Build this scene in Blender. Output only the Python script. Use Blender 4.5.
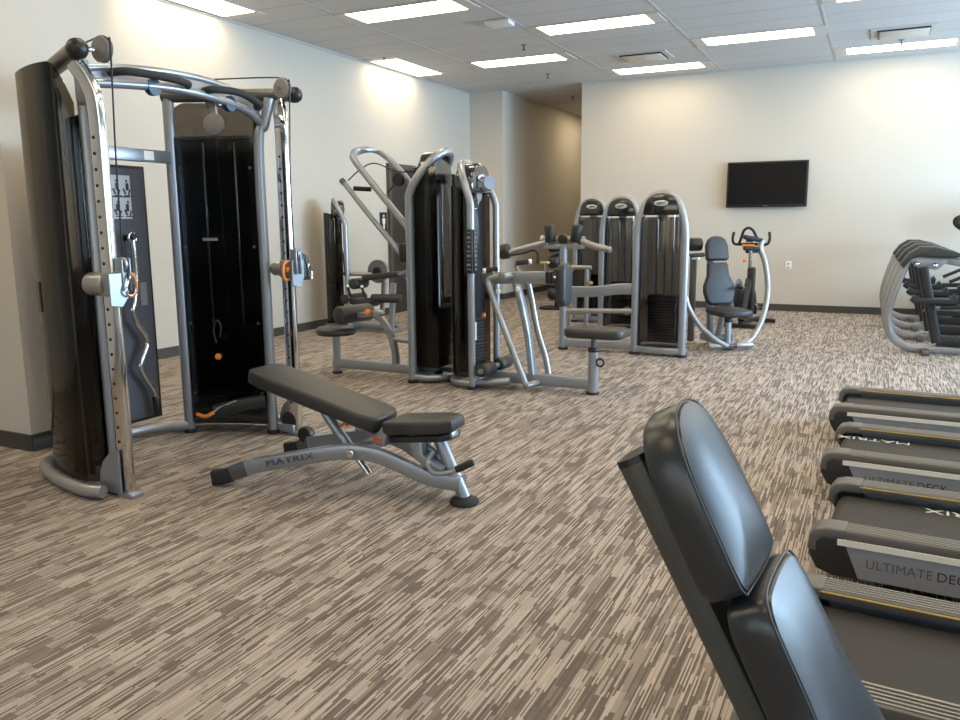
import bpy, bmesh, math, random
from mathutils import Vector, Matrix, Euler
for o in list(bpy.data.objects): bpy.data.objects.remove(o)
S = bpy.context.scene
C = S.collection
PI = math.pi
rad = math.radians
random.seed(7)

# ------------------------------------------------------------------ camera
yaw, pitch, roll = rad(26.125), rad(9.748), rad(-0.431)
f_ = Vector((-math.sin(yaw)*math.cos(pitch), math.cos(yaw)*math.cos(pitch), -math.sin(pitch)))
r_ = Vector((math.cos(yaw), math.sin(yaw), 0)); u_ = r_.cross(f_)
r2 = math.cos(roll)*r_ + math.sin(roll)*u_; u2 = -math.sin(roll)*r_ + math.cos(roll)*u_
cd = bpy.data.cameras.new('camera'); cam = bpy.data.objects.new('camera', cd); C.objects.link(cam)
cam.matrix_world = Matrix(((r2.x, u2.x, -f_.x, 0), (r2.y, u2.y, -f_.y, 0), (r2.z, u2.z, -f_.z, 1.4), (0, 0, 0, 1)))
cd.sensor_width = 36; cd.lens = 804.95/960*36; cd.clip_start = 0.02; cd.clip_end = 200
S.camera = cam
# ------------------------------------------------------------------ world, daylight, exposure
S.view_settings.view_transform = 'Standard'; S.view_settings.look = 'None'
S.view_settings.gamma = 1; S.view_settings.use_curve_mapping = False
S.view_settings.exposure = 0.0
wd = bpy.data.worlds.new('sky'); S.world = wd; wd.use_nodes = True
wn = wd.node_tree; bg = wn.nodes['Background']
sk = wn.nodes.new('ShaderNodeTexSky'); sk.sky_type = 'NISHITA'; sk.sun_disc = False
sk.sun_elevation = rad(40); sk.sun_rotation = rad(200)
wn.links.new(sk.outputs[0], bg.inputs[0]); bg.inputs[1].default_value = 0.25
def area(name, loc, rot, sx, sy, power, col):
    l = bpy.data.lights.new(name, 'AREA'); l.shape = 'RECTANGLE'; l.size = sx; l.size_y = sy
    l.energy = power; l.color = col
    o = bpy.data.objects.new(name, l); C.objects.link(o); o.location = loc; o.rotation_euler = rot
    return o
LAMP_E = 11.0; WIN_R = (25, 70, 330, 820); FILL_B = 9
# daylight coming in through the window strips of the right wall
for i, yy in enumerate((-1.2, 2.6, 6.4, 10.2)):
    area('window_and_fill_light', (5.93, yy, 1.85), (0, rad(90), 0), 2.0, 3.2, WIN_R[i], (0.50, 0.74, 1.0))
for i, xx in enumerate((-4.2, -0.4, 3.4)):  # weak cool fill lamps added behind the camera, set at the rear wall openings
    area('window_and_fill_light', (xx, -4.43, 1.85), (rad(90), 0, 0), 3.2, 2.0, FILL_B, (0.72, 0.85, 1.0))

# ------------------------------------------------------------------ materials
MATS = {}
def mat(name, col, rough=.5, metal=0., spec=.5, emit=None, estr=0., coat=0., noise=0., nscale=40.):
    if name in MATS: return MATS[name]
    m = bpy.data.materials.new(name); m.use_nodes = True; nt = m.node_tree; b = nt.nodes['Principled BSDF']
    b.inputs['Base Color'].default_value = (*col, 1); b.inputs['Roughness'].default_value = rough
    b.inputs['Metallic'].default_value = metal; b.inputs['Specular IOR Level'].default_value = spec
    b.inputs['Coat Weight'].default_value = coat
    if emit: b.inputs['Emission Color'].default_value = (*emit, 1); b.inputs['Emission Strength'].default_value = estr
    # fine procedural variation in roughness and relief
    tc = nt.nodes.new('ShaderNodeTexCoord'); nz = nt.nodes.new('ShaderNodeTexNoise'); nz.inputs['Scale'].default_value = nscale
    nz.inputs['Detail'].default_value = 3
    nt.links.new(tc.outputs['Object'], nz.inputs['Vector'])
    mr = nt.nodes.new('ShaderNodeMapRange'); mr.inputs['To Min'].default_value = max(0, rough-.05); mr.inputs['To Max'].default_value = min(1, rough+.05)
    nt.links.new(nz.outputs['Fac'], mr.inputs['Value']); nt.links.new(mr.outputs[0], b.inputs['Roughness'])
    if noise:
        bp = nt.nodes.new('ShaderNodeBump'); bp.inputs['Strength'].default_value = noise; bp.inputs['Distance'].default_value = .002
        nt.links.new(nz.outputs['Fac'], bp.inputs['Height']); nt.links.new(bp.outputs[0], b.inputs['Normal'])
    MATS[name] = m; return m
STEEL = mat('silver_powder_coat', (.33, .355, .39), .34, .65, .5, noise=.02)
STEEL2 = mat('warm_grey_powder_coat', (.36, .36, .36), .36, .6)
DKSTEEL = mat('dark_grey_tube', (.13, .13, .13), .35, .5)
CHROME = mat('chrome', (.75, .74, .72), .09, 1.)
VINYL = mat('black_vinyl', (.030, .029, .028), .42, 0, .5, noise=.25, nscale=400)
VINYL2 = mat('charcoal_vinyl', (.026, .029, .034), .45, 0, .5, noise=.2, nscale=400)
SEATV = mat('seat_vinyl', (.022, .025, .030), .30, 0, .7, noise=.10, nscale=500)
BLACK = mat('black_plastic', (.014, .014, .015), .4)
GLOSS = mat('gloss_black_cap', (.018, .017, .016), .12, 0, .6, coat=.6)
RUBBER = mat('rubber', (.018, .018, .018), .75)
ORANGE = mat('orange_plastic', (.85, .25, .03), .4)
YELLOW = mat('yellow_plastic', (.70, .46, .10), .4)
WHITE = mat('white_plastic', (.8, .8, .78), .4)
BADGE = mat('badge_silver', (.62, .65, .68), .25, .5)
BLUE = mat('blue_badge', (.02, .06, .13), .3)
SLATE = mat('slate_panel', (.075, .08, .10), .5)
PLATE = mat('weight_plate_iron', (.012, .012, .012), .5)
GREYP = mat('grey_pulley', (.22, .225, .23), .4)
RAILG = mat('rail_grey', (.13, .124, .115), .45, .3)
SIDE = mat('deck_side_grey', (.27, .29, .32), .42, .2)
SILVER = mat('silver_trim', (.85, .82, .75), .3, .15)
BELT = mat('tread_belt', (.022, .020, .0185), .65, noise=.3, nscale=600)
LETTER = mat('lettering_dark', (.03, .03, .035), .5)
LETTERG = mat('lettering_grey', (.10, .105, .115), .5)
SCREEN = mat('tv_screen', (.006, .006, .007), .25, 0, .15)
REDW = mat('red_sticker', (.5, .12, .06), .5)
DOORM = mat('dark_door', (.035, .032, .032), .4)
WOODT = mat('brown_frame', (.10, .075, .055), .5)
CONC = mat('platen_grey', (.42, .42, .42), .35, .5)

def smoky(name, tint, ior=1.45):
    m = bpy.data.materials.new(name); m.use_nodes = True; nt = m.node_tree; nt.nodes.clear()
    out = nt.nodes.new('ShaderNodeOutputMaterial'); tr = nt.nodes.new('ShaderNodeBsdfTransparent'); tr.inputs[0].default_value = (*tint, 1)
    g = nt.nodes.new('ShaderNodeBsdfGlossy'); g.inputs['Roughness'].default_value = .07; g.inputs[0].default_value = (.9, .9, .9, 1)
    fr = nt.nodes.new('ShaderNodeFresnel'); fr.inputs[0].default_value = ior
    nz = nt.nodes.new('ShaderNodeTexNoise'); nz.inputs['Scale'].default_value = 2.5
    tc = nt.nodes.new('ShaderNodeTexCoord'); nt.links.new(tc.outputs['Object'], nz.inputs['Vector'])
    bp = nt.nodes.new('ShaderNodeBump'); bp.inputs['Strength'].default_value = .06; bp.inputs['Distance'].default_value = .02
    nt.links.new(nz.outputs['Fac'], bp.inputs['Height']); nt.links.new(bp.outputs[0], g.inputs['Normal'])
    mx = nt.nodes.new('ShaderNodeMixShader'); nt.links.new(fr.outputs[0], mx.inputs[0])
    nt.links.new(tr.outputs[0], mx.inputs[1]); nt.links.new(g.outputs[0], mx.inputs[2]); nt.links.new(mx.outputs[0], out.inputs[0])
    MATS[name] = m; return m
SMOKE = smoky('smoked_acrylic', (.52, .515, .51))
SMOKED = smoky('dark_smoked_acrylic', (.36, .33, .29))
SMOKER = smoky('rear_smoked_acrylic', (.60, .59, .58), 1.12)
GLASS = smoky('window_glass', (.95, .97, .98))

def wall_mat():
    m = bpy.data.materials.new('painted_wall'); m.use_nodes = True; nt = m.node_tree; b = nt.nodes['Principled BSDF']
    tc = nt.nodes.new('ShaderNodeTexCoord'); nz = nt.nodes.new('ShaderNodeTexNoise'); nz.inputs['Scale'].default_value = 180
    nt.links.new(tc.outputs['Object'], nz.inputs['Vector'])
    bp = nt.nodes.new('ShaderNodeBump'); bp.inputs['Strength'].default_value = .08; bp.inputs['Distance'].default_value = .002
    nt.links.new(nz.outputs['Fac'], bp.inputs['Height']); nt.links.new(bp.outputs[0], b.inputs['Normal'])
    b.inputs['Base Color'].default_value = (.56, .525, .46, 1); b.inputs['Roughness'].default_value = .7
    return m
WALL = wall_mat()
BASEB = mat('baseboard_vinyl', (.055, .05, .045), .5)

def node_math(nt, op, a, b=None, c=None):
    n = nt.nodes.new('ShaderNodeMath'); n.operation = op
    for i, v in enumerate((a, b, c)):
        if v is None: continue
        if isinstance(v, (int, float)): n.inputs[i].default_value = v
        else: nt.links.new(v, n.inputs[i])
    return n.outputs[0]
def carpet_mat():
    m = bpy.data.materials.new('striated_carpet'); m.use_nodes = True; nt = m.node_tree; b = nt.nodes['Principled BSDF']
    tc = nt.nodes.new('ShaderNodeTexCoord'); sp = nt.nodes.new('ShaderNodeSeparateXYZ'); nt.links.new(tc.outputs['Object'], sp.inputs[0])
    X, Y = sp.outputs[0], sp.outputs[1]
    def layer(w, L, seed):
        col = node_math(nt, 'FLOOR', node_math(nt, 'DIVIDE', X, w))
        wn1 = nt.nodes.new('ShaderNodeTexWhiteNoise'); wn1.noise_dimensions = '1D'
        nt.links.new(node_math(nt, 'ADD', col, seed), wn1.inputs['W'])
        row = node_math(nt, 'FLOOR', node_math(nt, 'ADD', node_math(nt, 'DIVIDE', Y, L), node_math(nt, 'MULTIPLY', wn1.outputs['Value'], 7.3)))
        cb = nt.nodes.new('ShaderNodeCombineXYZ'); nt.links.new(col, cb.inputs[0]); nt.links.new(row, cb.inputs[1]); cb.inputs[2].default_value = seed
        wn2 = nt.nodes.new('ShaderNodeTexWhiteNoise'); wn2.noise_dimensions = '3D'; nt.links.new(cb.outputs[0], wn2.inputs['Vector'])
        return wn2.outputs['Value']
    a = layer(.0054, .17, 3.1); c = layer(.042, .11, 11.7); d = layer(.25, 1.0, 5.3)
    lo = node_math(nt, 'LESS_THAN', a, .20); hi = node_math(nt, 'GREATER_THAN', a, .76)
    body = node_math(nt, 'ADD', .30, node_math(nt, 'ADD', node_math(nt, 'MULTIPLY', c, .36), node_math(nt, 'MULTIPLY', d, .06)))
    keep = node_math(nt, 'SUBTRACT', 1.0, node_math(nt, 'ADD', lo, hi))
    v = node_math(nt, 'ADD', node_math(nt, 'MULTIPLY', body, keep), node_math(nt, 'ADD', node_math(nt, 'MULTIPLY', lo, .26), node_math(nt, 'MULTIPLY', hi, .76)))
    rp = nt.nodes.new('ShaderNodeValToRGB'); rp.color_ramp.interpolation = 'LINEAR'
    e = rp.color_ramp.elements; e[0].position = .18; e[0].color = (.108, .089, .076, 1); e[1].position = .86; e[1].color = (.55, .475, .41, 1)
    k = rp.color_ramp.elements.new(.46); k.color = (.222, .187, .160, 1)
    k = rp.color_ramp.elements.new(.60); k.color = (.335, .288, .25, 1)
    nt.links.new(v, rp.inputs[0])
    nz = nt.nodes.new('ShaderNodeTexNoise'); nz.inputs['Scale'].default_value = 420; nz.inputs['Detail'].default_value = 2; nt.links.new(tc.outputs['Object'], nz.inputs['Vector'])
    mr = nt.nodes.new('ShaderNodeMapRange'); mr.inputs['To Min'].default_value = .62; mr.inputs['To Max'].default_value = 1.38; nt.links.new(nz.outputs['Fac'], mr.inputs['Value'])
    mx = nt.nodes.new('ShaderNodeMixRGB'); mx.blend_type = 'MULTIPLY'; mx.inputs[0].default_value = 1
    nt.links.new(rp.outputs[0], mx.inputs[1]); nt.links.new(mr.outputs[0], mx.inputs[2]); nt.links.new(mx.outputs[0], b.inputs['Base Color'])
    bp = nt.nodes.new('ShaderNodeBump'); bp.inputs['Strength'].default_value = .5; bp.inputs['Distance'].default_value = .004
    nt.links.new(nz.outputs['Fac'], bp.inputs['Height']); nt.links.new(bp.outputs[0], b.inputs['Normal'])
    b.inputs['Roughness'].default_value = .95; b.inputs['Specular IOR Level'].default_value = .15
    return m
CARPET = carpet_mat()
def ceil_mat():
    m = bpy.data.materials.new('ceiling_tile'); m.use_nodes = True; nt = m.node_tree; b = nt.nodes['Principled BSDF']
    tc = nt.nodes.new('ShaderNodeTexCoord'); sp = nt.nodes.new('ShaderNodeSeparateXYZ'); nt.links.new(tc.outputs['Object'], sp.inputs[0])
    fy = node_math(nt, 'FRACT', node_math(nt, 'DIVIDE', node_math(nt, 'ADD', sp.outputs[1], 20.48-7.704), .512))
    ln = node_math(nt, 'LESS_THAN', fy, .035)  # shadow lines between the tiles, painted into the ceiling colour
    nz = nt.nodes.new('ShaderNodeTexNoise'); nz.inputs['Scale'].default_value = 260; nz.inputs['Detail'].default_value = 4; nt.links.new(tc.outputs['Object'], nz.inputs['Vector'])
    ix = node_math(nt, 'FLOOR', node_math(nt, 'DIVIDE', node_math(nt, 'ADD', sp.outputs[0], 16.0+5.52), 1.6)); iy = node_math(nt, 'FLOOR', node_math(nt, 'DIVIDE', node_math(nt, 'ADD', sp.outputs[1], 20.48-7.704), .512))
    cb = nt.nodes.new('ShaderNodeCombineXYZ'); nt.links.new(ix, cb.inputs[0]); nt.links.new(iy, cb.inputs[1])
    w = nt.nodes.new('ShaderNodeTexWhiteNoise'); nt.links.new(cb.outputs[0], w.inputs['Vector'])
    br = node_math(nt, 'ADD', .93, node_math(nt, 'ADD', node_math(nt, 'MULTIPLY', nz.outputs['Fac'], .06), node_math(nt, 'MULTIPLY', w.outputs['Value'], .05)))
    br = node_math(nt, 'MULTIPLY', br, node_math(nt, 'SUBTRACT', 1.0, node_math(nt, 'MULTIPLY', ln, .28)))
    mx = nt.nodes.new('ShaderNodeMixRGB'); mx.blend_type = 'MULTIPLY'; mx.inputs[0].default_value = 1; mx.inputs[1].default_value = (.60, .59, .575, 1)
    nt.links.new(br, mx.inputs[2]); nt.links.new(mx.outputs[0], b.inputs['Base Color']); b.inputs['Roughness'].default_value = .9
    return m
CEIL = ceil_mat()

# ------------------------------------------------------------------ mesh helpers
def smooth(pts, n=6):
    P = [Vector(p) for p in pts]; out = []
    for i in range(len(P)-1):
        p0 = P[i-1] if i > 0 else 2*P[0]-P[1]; p1, p2 = P[i], P[i+1]; p3 = P[i+2] if i+2 < len(P) else 2*P[-1]-P[-2]
        for k in range(n):
            t = k/n
            out.append(.5*((2*p1)+(p2-p0)*t+(2*p0-5*p1+4*p2-p3)*t*t+(3*p1-p0-3*p2+p3)*t**3))
    out.append(P[-1]); return out
def fillet(pts, r, n=5, closed=False):
    P = [Vector(p) for p in pts]; out = []; N = len(P)
    for i in range(N):
        if not closed and i in (0, N-1): out.append(P[i]); continue
        a, b, c = P[i-1], P[i], P[(i+1) % N]
        d1, d2 = (a-b), (c-b); k = min(r, d1.length*.48, d2.length*.48)
        s, e = b+d1.normalized()*k, b+d2.normalized()*k
        for j in range(n+1):
            t = j/n; out.append((1-t)**2*s+2*t*(1-t)*b+t*t*e)
    return out
class MB:
    def __init__(self, xf=None):
        self.bm = bmesh.new(); self.xf = xf or Matrix()
    def _v(self, p): return self.bm.verts.new(self.xf @ Vector(p))
    def _f(self, vs):
        try: return self.bm.faces.new(vs)
        except ValueError: return None
    def _bev(self, verts, faces, w, seg=2):
        ed = {e for f in faces if f for e in f.edges if e.calc_face_angle(0) > rad(28)}
        if w > 0 and ed:
            bmesh.ops.bevel(self.bm, geom=list(ed), offset=w, segments=seg, profile=.5, affect='EDGES', clamp_overlap=True)
    def box(self, c, s, rot=(0, 0, 0), bev=0., seg=2):
        M = Matrix.Translation(Vector(c)) @ Euler(rot).to_matrix().to_4x4()
        v = [self._v(M @ Vector((x*s[0]/2, y*s[1]/2, z*s[2]/2))) for x in (-1, 1) for y in (-1, 1) for z in (-1, 1)]
        F = [self._f([v[i] for i in q]) for q in ((0, 1, 3, 2), (4, 6, 7, 5), (0, 4, 5, 1), (2, 3, 7, 6), (0, 2, 6, 4), (1, 5, 7, 3))]
        self.bm.normal_update(); self._bev(v, F, bev, seg); return self
    def prof(self, r, n, rect=None):
        if rect:
            w, h, c = rect; out = []
            for cx, cy, a0 in ((1, 1, 0), (-1, 1, 90), (-1, -1, 180), (1, -1, 270)):
                for k in range(3):
                    a = rad(a0+45*k); out.append((cx*(w/2-c)+c*math.cos(a), cy*(h/2-c)+c*math.sin(a)))
            return out
        return [(r*math.cos(2*PI*k/n), r*math.sin(2*PI*k/n)) for k in range(n)]
    def tube(self, pts, r=.02, n=12, rect=None, up=(0, 0, 1), closed=False, radii=None):
        P = [Vector(p) for p in pts]; N = len(P); rings = []; up = Vector(up); prev = None
        for i in range(N):
            if closed: t = (P[(i+1) % N]-P[i-1]).normalized()
            else: t = ((P[i+1]-P[i]) if i == 0 else (P[i]-P[i-1]) if i == N-1 else ((P[i+1]-P[i]).normalized()+(P[i]-P[i-1]).normalized())).normalized()
            if rect or prev is None:
                b = up if abs(t.dot(up)) < .97 else (prev if prev is not None else Vector((1, 0, 0)) if abs(t.x) < .9 else Vector((0, 1, 0)))
            else: b = prev
            nb = (b-t*b.dot(t)).normalized(); sd = nb.cross(t); prev = nb
            pr = self.prof(radii[i] if radii else r, n, rect)
            rings.append([self._v(P[i]+sd*x+nb*y) for x, y in pr])
        m = len(rings[0])
        for i in range(N if closed else N-1):
            a, b = rings[i], rings[(i+1) % N]
            for k in range(m): self._f([a[k], a[(k+1) % m], b[(k+1) % m], b[k]])
        if not closed: self._f(rings[0][::-1]); self._f(rings[-1])
        return self
    def cyl(self, a, b, r, n=20, bev=0.):
        a, b = Vector(a), Vector(b)
        if bev:
            d = (b-a).normalized(); L = (b-a).length; bev = min(bev, L*.45, r*.9)
            pts = [a, a+d*bev*.3, a+d*bev, b-d*bev, b-d*bev*.3, b]; rr = [r-bev, r-bev*.35, r, r, r-bev*.35, r-bev]
            return self.tube(pts, n=n, radii=rr)
        return self.tube([a, b], r, n)
    def lathe(self, prof, c=(0, 0, 0), axis=(0, 0, 1), n=24):
        ax = Vector(axis).normalized(); q = Vector((0, 0, 1)).rotation_difference(ax); c = Vector(c); R = []
        for rr, z in prof: R.append([self._v(c+q @ Vector((max(rr, 1e-4)*math.cos(2*PI*k/n), max(rr, 1e-4)*math.sin(2*PI*k/n), z))) for k in range(n)])
        for i in range(len(R)-1):
            for k in range(n): self._f([R[i][k], R[i][(k+1) % n], R[i+1][(k+1) % n], R[i+1][k]])
        self._f(R[0][::-1]); self._f(R[-1]); return self
    def ring(self, c, R, r, axis=(0, 0, 1), n=28, m=10):
        q = Vector((0, 0, 1)).rotation_difference(Vector(axis).normalized())
        return self.tube([Vector(c)+q @ Vector((R*math.cos(2*PI*k/n), R*math.sin(2*PI*k/n), 0)) for k in range(n)], r, m, closed=True, up=axis)
    def prism(self, poly, depth, org=(0, 0, 0), u=(1, 0, 0), v=(0, 0, 1), bev=0., seg=2, dome=0.):
        # outline in the (u, v) plane, extruded along u x v
        u, v, org = Vector(u).normalized(), Vector(v).normalized(), Vector(org); w = u.cross(v)
        a = [self._v(org+u*x+v*y) for x, y in poly]; b = [self._v(org+u*x+v*y+w*depth) for x, y in poly]; n = len(poly)
        F = [self._f(a[::-1]), self._f(b)]
        for i in range(n): F.append(self._f([a[i], a[(i+1) % n], b[(i+1) % n], b[i]]))
        self.bm.normal_update()
        if bev:
            ed = set(F[0].edges) | set(F[1].edges)
            bmesh.ops.bevel(self.bm, geom=list(ed), offset=bev, segments=seg, profile=.5, affect='EDGES', clamp_overlap=True)
        return self
    def sheet(self, rows):
        # closed skin through rows of points (a thick shell passes both sides in)
        R = [[self._v(p) for p in row] for row in rows]; m = len(R[0])
        for i in range(len(R)-1):
            for k in range(m): self._f([R[i][k], R[i][(k+1) % m], R[i+1][(k+1) % m], R[i+1][k]])
        self._f(R[0][::-1]); self._f(R[-1]); return self
    def wallstrip(self, path, z0, z1, t, ztop=None):
        # a standing curved panel of thickness t along a plan path; ztop(i) may shape the top
        P = [Vector((p[0], p[1], 0)) for p in path]; N = len(P); inn = []
        for i in range(N):
            d = ((P[i+1]-P[i]) if i == 0 else (P[i]-P[i-1]) if i == N-1 else (P[i+1]-P[i-1])).normalized()
            inn.append(P[i]+Vector((-d.y, d.x, 0))*t)
        rows = []
        for i in range(N):
            zt = ztop[i] if ztop else z1
            rows.append([P[i]+Vector((0, 0, z0)), P[i]+Vector((0, 0, zt)), inn[i]+Vector((0, 0, zt)), inn[i]+Vector((0, 0, z0))])
        return self.sheet(rows)
    def mesh(self, name):
        bmesh.ops.recalc_face_normals(self.bm, faces=self.bm.faces)
        me = bpy.data.meshes.new(name); self.bm.to_mesh(me); self.bm.free()
        for p in me.polygons: p.use_smooth = True
        me.set_sharp_from_angle(angle=rad(38)); return me
def obj(name, mb, m, parent=None, label=None):
    me = mb.mesh(name) if isinstance(mb, MB) else mb
    o = bpy.data.objects.new(name, me); C.objects.link(o); me.materials.append(m)
    if parent: o.parent = parent
    if label: o['label'] = label
    return o
def thing(name, label, cat, loc=(0, 0, 0), rotz=0, group=None):
    o = bpy.data.objects.new(name, None); C.objects.link(o); o.empty_display_size = .2
    o.location = loc; o.rotation_euler = (0, 0, rotz); o['label'] = label; o['category'] = cat
    if group: o['group'] = group
    return o
def tag(o, label, cat, group=None):
    o['label'] = label; o['category'] = cat
    if group: o['group'] = group
    return o
def struct(name, mb, m, parent=None):
    o = obj(name, mb, m, parent)
    if not parent: o['kind'] = 'structure'
    return o
def text(body, size, m, parent, mw, name='lettering', extr=.0008, sx=1., shear=0., space=1.):
    cu = bpy.data.curves.new('t', 'FONT'); cu.body = body; cu.size = size; cu.extrude = extr; cu.shear = shear; cu.space_character = space
    cu.align_x = 'LEFT'; cu.align_y = 'CENTER'; cu.resolution_u = 3
    t = bpy.data.objects.new('t', cu); C.objects.link(t); bpy.context.view_layer.update()
    me = bpy.data.meshes.new_from_object(t.evaluated_get(bpy.context.evaluated_depsgraph_get()))
    bpy.data.objects.remove(t); bpy.data.curves.remove(cu)
    me.materials.clear(); me.transform(mw @ Matrix.Diagonal((sx, 1, 1, 1)))
    o = bpy.data.objects.new(name, me); C.objects.link(o); me.materials.append(m); o.parent = parent; me.name = name; return o
def basis(o, x, y):
    x, y = Vector(x).normalized(), Vector(y).normalized(); y = (y-x*y.dot(x)).normalized(); z = x.cross(y)
    return Matrix(((x.x, y.x, z.x, o[0]), (x.y, y.y, z.y, o[1]), (x.z, y.z, z.z, o[2]), (0, 0, 0, 1)))
def rrect(w, h, r, n=4):
    out = []
    for cx, cy, a0 in ((1, 1, 0), (-1, 1, 90), (-1, -1, 180), (1, -1, 270)):
        for k in range(n+1):
            a = rad(a0+90*k/n); out.append((cx*(w/2-r)+r*math.cos(a), cy*(h/2-r)+r*math.sin(a)))
    return out
def ell(a, b, n=24): return [(a*math.cos(2*PI*k/n), b*math.sin(2*PI*k/n)) for k in range(n)]
def T(x, y, z=0, rz=0): return Matrix.Translation((x, y, z)) @ Matrix.Rotation(rz, 4, 'Z')

# ------------------------------------------------------------------ room
ZC = 3.66
struct('floor', MB().box((-.4, 7.6, -.06), (13.2, 24.4, .12)), CARPET)
struct('ceiling', MB().box((-.4, 7.6, ZC+.06), (13.2, 24.4, .12)), CEIL)
struct('wall_left', MB().box((-6.82, 4.4, ZC/2), (.2, 17.9, ZC)), WALL)
pier = MB().box((-5.70, 3.515, ZC/2), (2.036, .72, ZC)); struct('wall_pier', pier, WALL)
struct('wall_hall', MB().box((-6.40, 16.4, ZC/2), (.66, 6.1, ZC)), WALL)
struct('wall_hall_end', MB().box((-5.3, 19.45, ZC/2), (1.6, .1, ZC)), WALL)
struct('wall_back', MB().box((.72, 13.36, ZC/2), (10.6, .2, ZC)), WALL)
struct('wall_hall_right', MB().box((-4.48, 16.44, ZC/2), (.2, 5.96, ZC)), WALL)
# right wall and rear wall: sill, header, piers, with glazed strips
def window_wall(name, axis, at, lo, hi, cuts, th=.2):
    def bx(mb, a0, a1, z0, z1):
        if axis == 'x': mb.box((at, (a0+a1)/2, (z0+z1)/2), (th, a1-a0, z1-z0))
        else: mb.box(((a0+a1)/2, at, (z0+z1)/2), (a1-a0, th, z1-z0))
    w = MB(); bx(w, lo, hi, 0, .75); bx(w, lo, hi, 2.95, ZC); p = lo
    for a0, a1 in cuts: bx(w, p, a0, .75, 2.95); p = a1
    bx(w, p, hi, .75, 2.95)
    struct(name, w, WALL)
    return
cutsR = [(y-1.65, y+1.65) for y in (-1.2, 2.6, 6.4, 10.2)]
cutsB = [(x-1.65, x+1.65) for x in (-4.2, -.4, 3.4)]
window_wall('wall_right', 'x', 6.1, -4.6, 13.46, cutsR); window_wall('wall_rear', 'y', -4.6, -6.7, 6.0, cutsB)
wn_ = 0
for axis, at, cuts in (('x', 6.12, cutsR), ('y', -4.62, cutsB)):
    for a0, a1 in cuts:
        wn_ += 1; fr = MB(); gl = MB(); mid = (a0+a1)/2
        def bx(mb, c0, c1, z0, z1, t):
            if axis == 'x': mb.box((at, (c0+c1)/2, (z0+z1)/2), (t, c1-c0, z1-z0))
            else: mb.box(((c0+c1)/2, at, (z0+z1)/2), (c1-c0, t, z1-z0))
        for c0, c1, z0, z1 in ((a0, a1, .75, .81), (a0, a1, 2.89, 2.95), (a0, a0+.06, .81, 2.89), (a1-.06, a1, .81, 2.89), (mid-.03, mid+.03, .81, 2.89)): bx(fr, c0, c1, z0, z1, .10)
        w = struct('window_%d' % wn_, fr, DKSTEEL)
        bx(gl, a0+.05, a1-.05, .8, 2.9, .012); obj('pane', gl, GLASS, w)
# baseboards
bh = .105
struct('baseboard_left', MB().box((-6.713, 8.55, bh/2), (.014, 9.6, bh)), BASEB)
struct('baseboard_pier', MB().box((-5.70, 3.148, bh/2), (2.05, .014, bh)).box((-4.675, 3.515, bh/2), (.014, .72, bh)), BASEB)
struct('baseboard_back', MB().box((.72, 13.253, bh/2), (10.6, .014, bh)).box((-4.587, 13.36, bh/2), (.014, .2, bh)), BASEB)
struct('baseboard_hall', MB().box((-6.063, 16.4, bh/2), (.014, 6.1, bh)).box((-6.4, 13.343, bh/2), (.66, .014, bh)), BASEB)
# ceiling grid bars
g = MB()
for k in range(-1, 8): g.box((-5.52+1.6*k, 4.4, ZC-.001), (.026, 17.8, .006))
struct('trim_1', g, mat('grid_bar', (.52, .51, .49), .6))
struct('trim_2', MB().box((-6.71, 5.0, ZC-.012), (.02, 16.6, .024)).box((.72, 13.25, ZC-.012), (10.6, .02, .024)), mat('wall_angle', (.5, .49, .47), .5))

# troffers: three by hand in view order, then the rest of the pattern out of view
DIFF = mat('lit_diffuser', (.9, .9, .88), .5, emit=(1.0, .81, .545), estr=LAMP_E)
TROFF = mat('troffer_white', (.62, .60, .55), .5)
def ceiling_light(x, y, label, rz=0, proto=[None], group='lit ceiling panels'):
    if proto[0] is None:
        t = thing('ceiling_light', label, 'ceiling light', (x, y, ZC), rz, group)
        fr = MB()
        for sx in (-1, 1): fr.box((sx*.715, 0, -.004), (.15, .47, .010))
        for sy in (-1, 1): fr.box((0, sy*.232, -.005), (1.58, .018, .014))
        obj('frame', fr, TROFF, t); obj('diffuser', MB().box((0, 0, -.006), (1.29, .446, .010)), DIFF, t); proto[0] = t
        return t
    r = proto[0].copy(); C.objects.link(r); r.location = (x, y, ZC); r.rotation_euler = (0, 0, rz); r['label'] = label; r['group'] = group
    for ch in proto[0].children: c = ch.copy(); C.objects.link(c); c.parent = r
    return r
for x, y, lb in ((-4.77, 7.96, 'long lit ceiling panel at the top edge, above the cable machine and the pulldown tower'),
                 (-3.14, 9.51, 'lit ceiling panel in the middle of the ceiling, nearer of the two in its row'),
                 (-4.77, 11.05, 'lit ceiling panel between the white detector and the hallway opening'),
                 (-3.14, 12.57, 'lit ceiling panel near the back wall, left of the television and behind the square vent'),
                 (-1.52, 11.05, 'lit ceiling panel almost straight above the wall television'),
                 (.09, 12.57, 'rightmost lit ceiling panel, under the ceiling vent near the back wall')): ceiling_light(x, y, lb)
ceiling_light(-6.42, 6.55, 'lit ceiling panel by the left wall above the cable machine, cut by the top edge', rad(90))
ceiling_light(-6.42, 10.75, 'small lit ceiling panel tight to the left wall, farther from the camera', rad(90))
for x, y in ((-3.14, 6.4), (-1.52, 7.96), (.09, 9.51), (1.7, 11.05), (3.3, 12.57), (3.3, 9.51), (.09, 6.4), (1.7, 7.96), (3.3, 6.4), (-4.77, 4.87), (-1.52, 4.87), (1.7, 4.87), (-3.14, 3.3), (.09, 3.3), (3.3, 3.3), (-4.77, 1.8), (-1.52, 1.8), (1.7, 1.8), (-3.14, -.2), (.09, -.2), (3.3, -.2)):
    ceiling_light(x, y, 'lit ceiling panel behind or above the camera, outside the photo', group='lit ceiling panels outside the photo')
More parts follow.
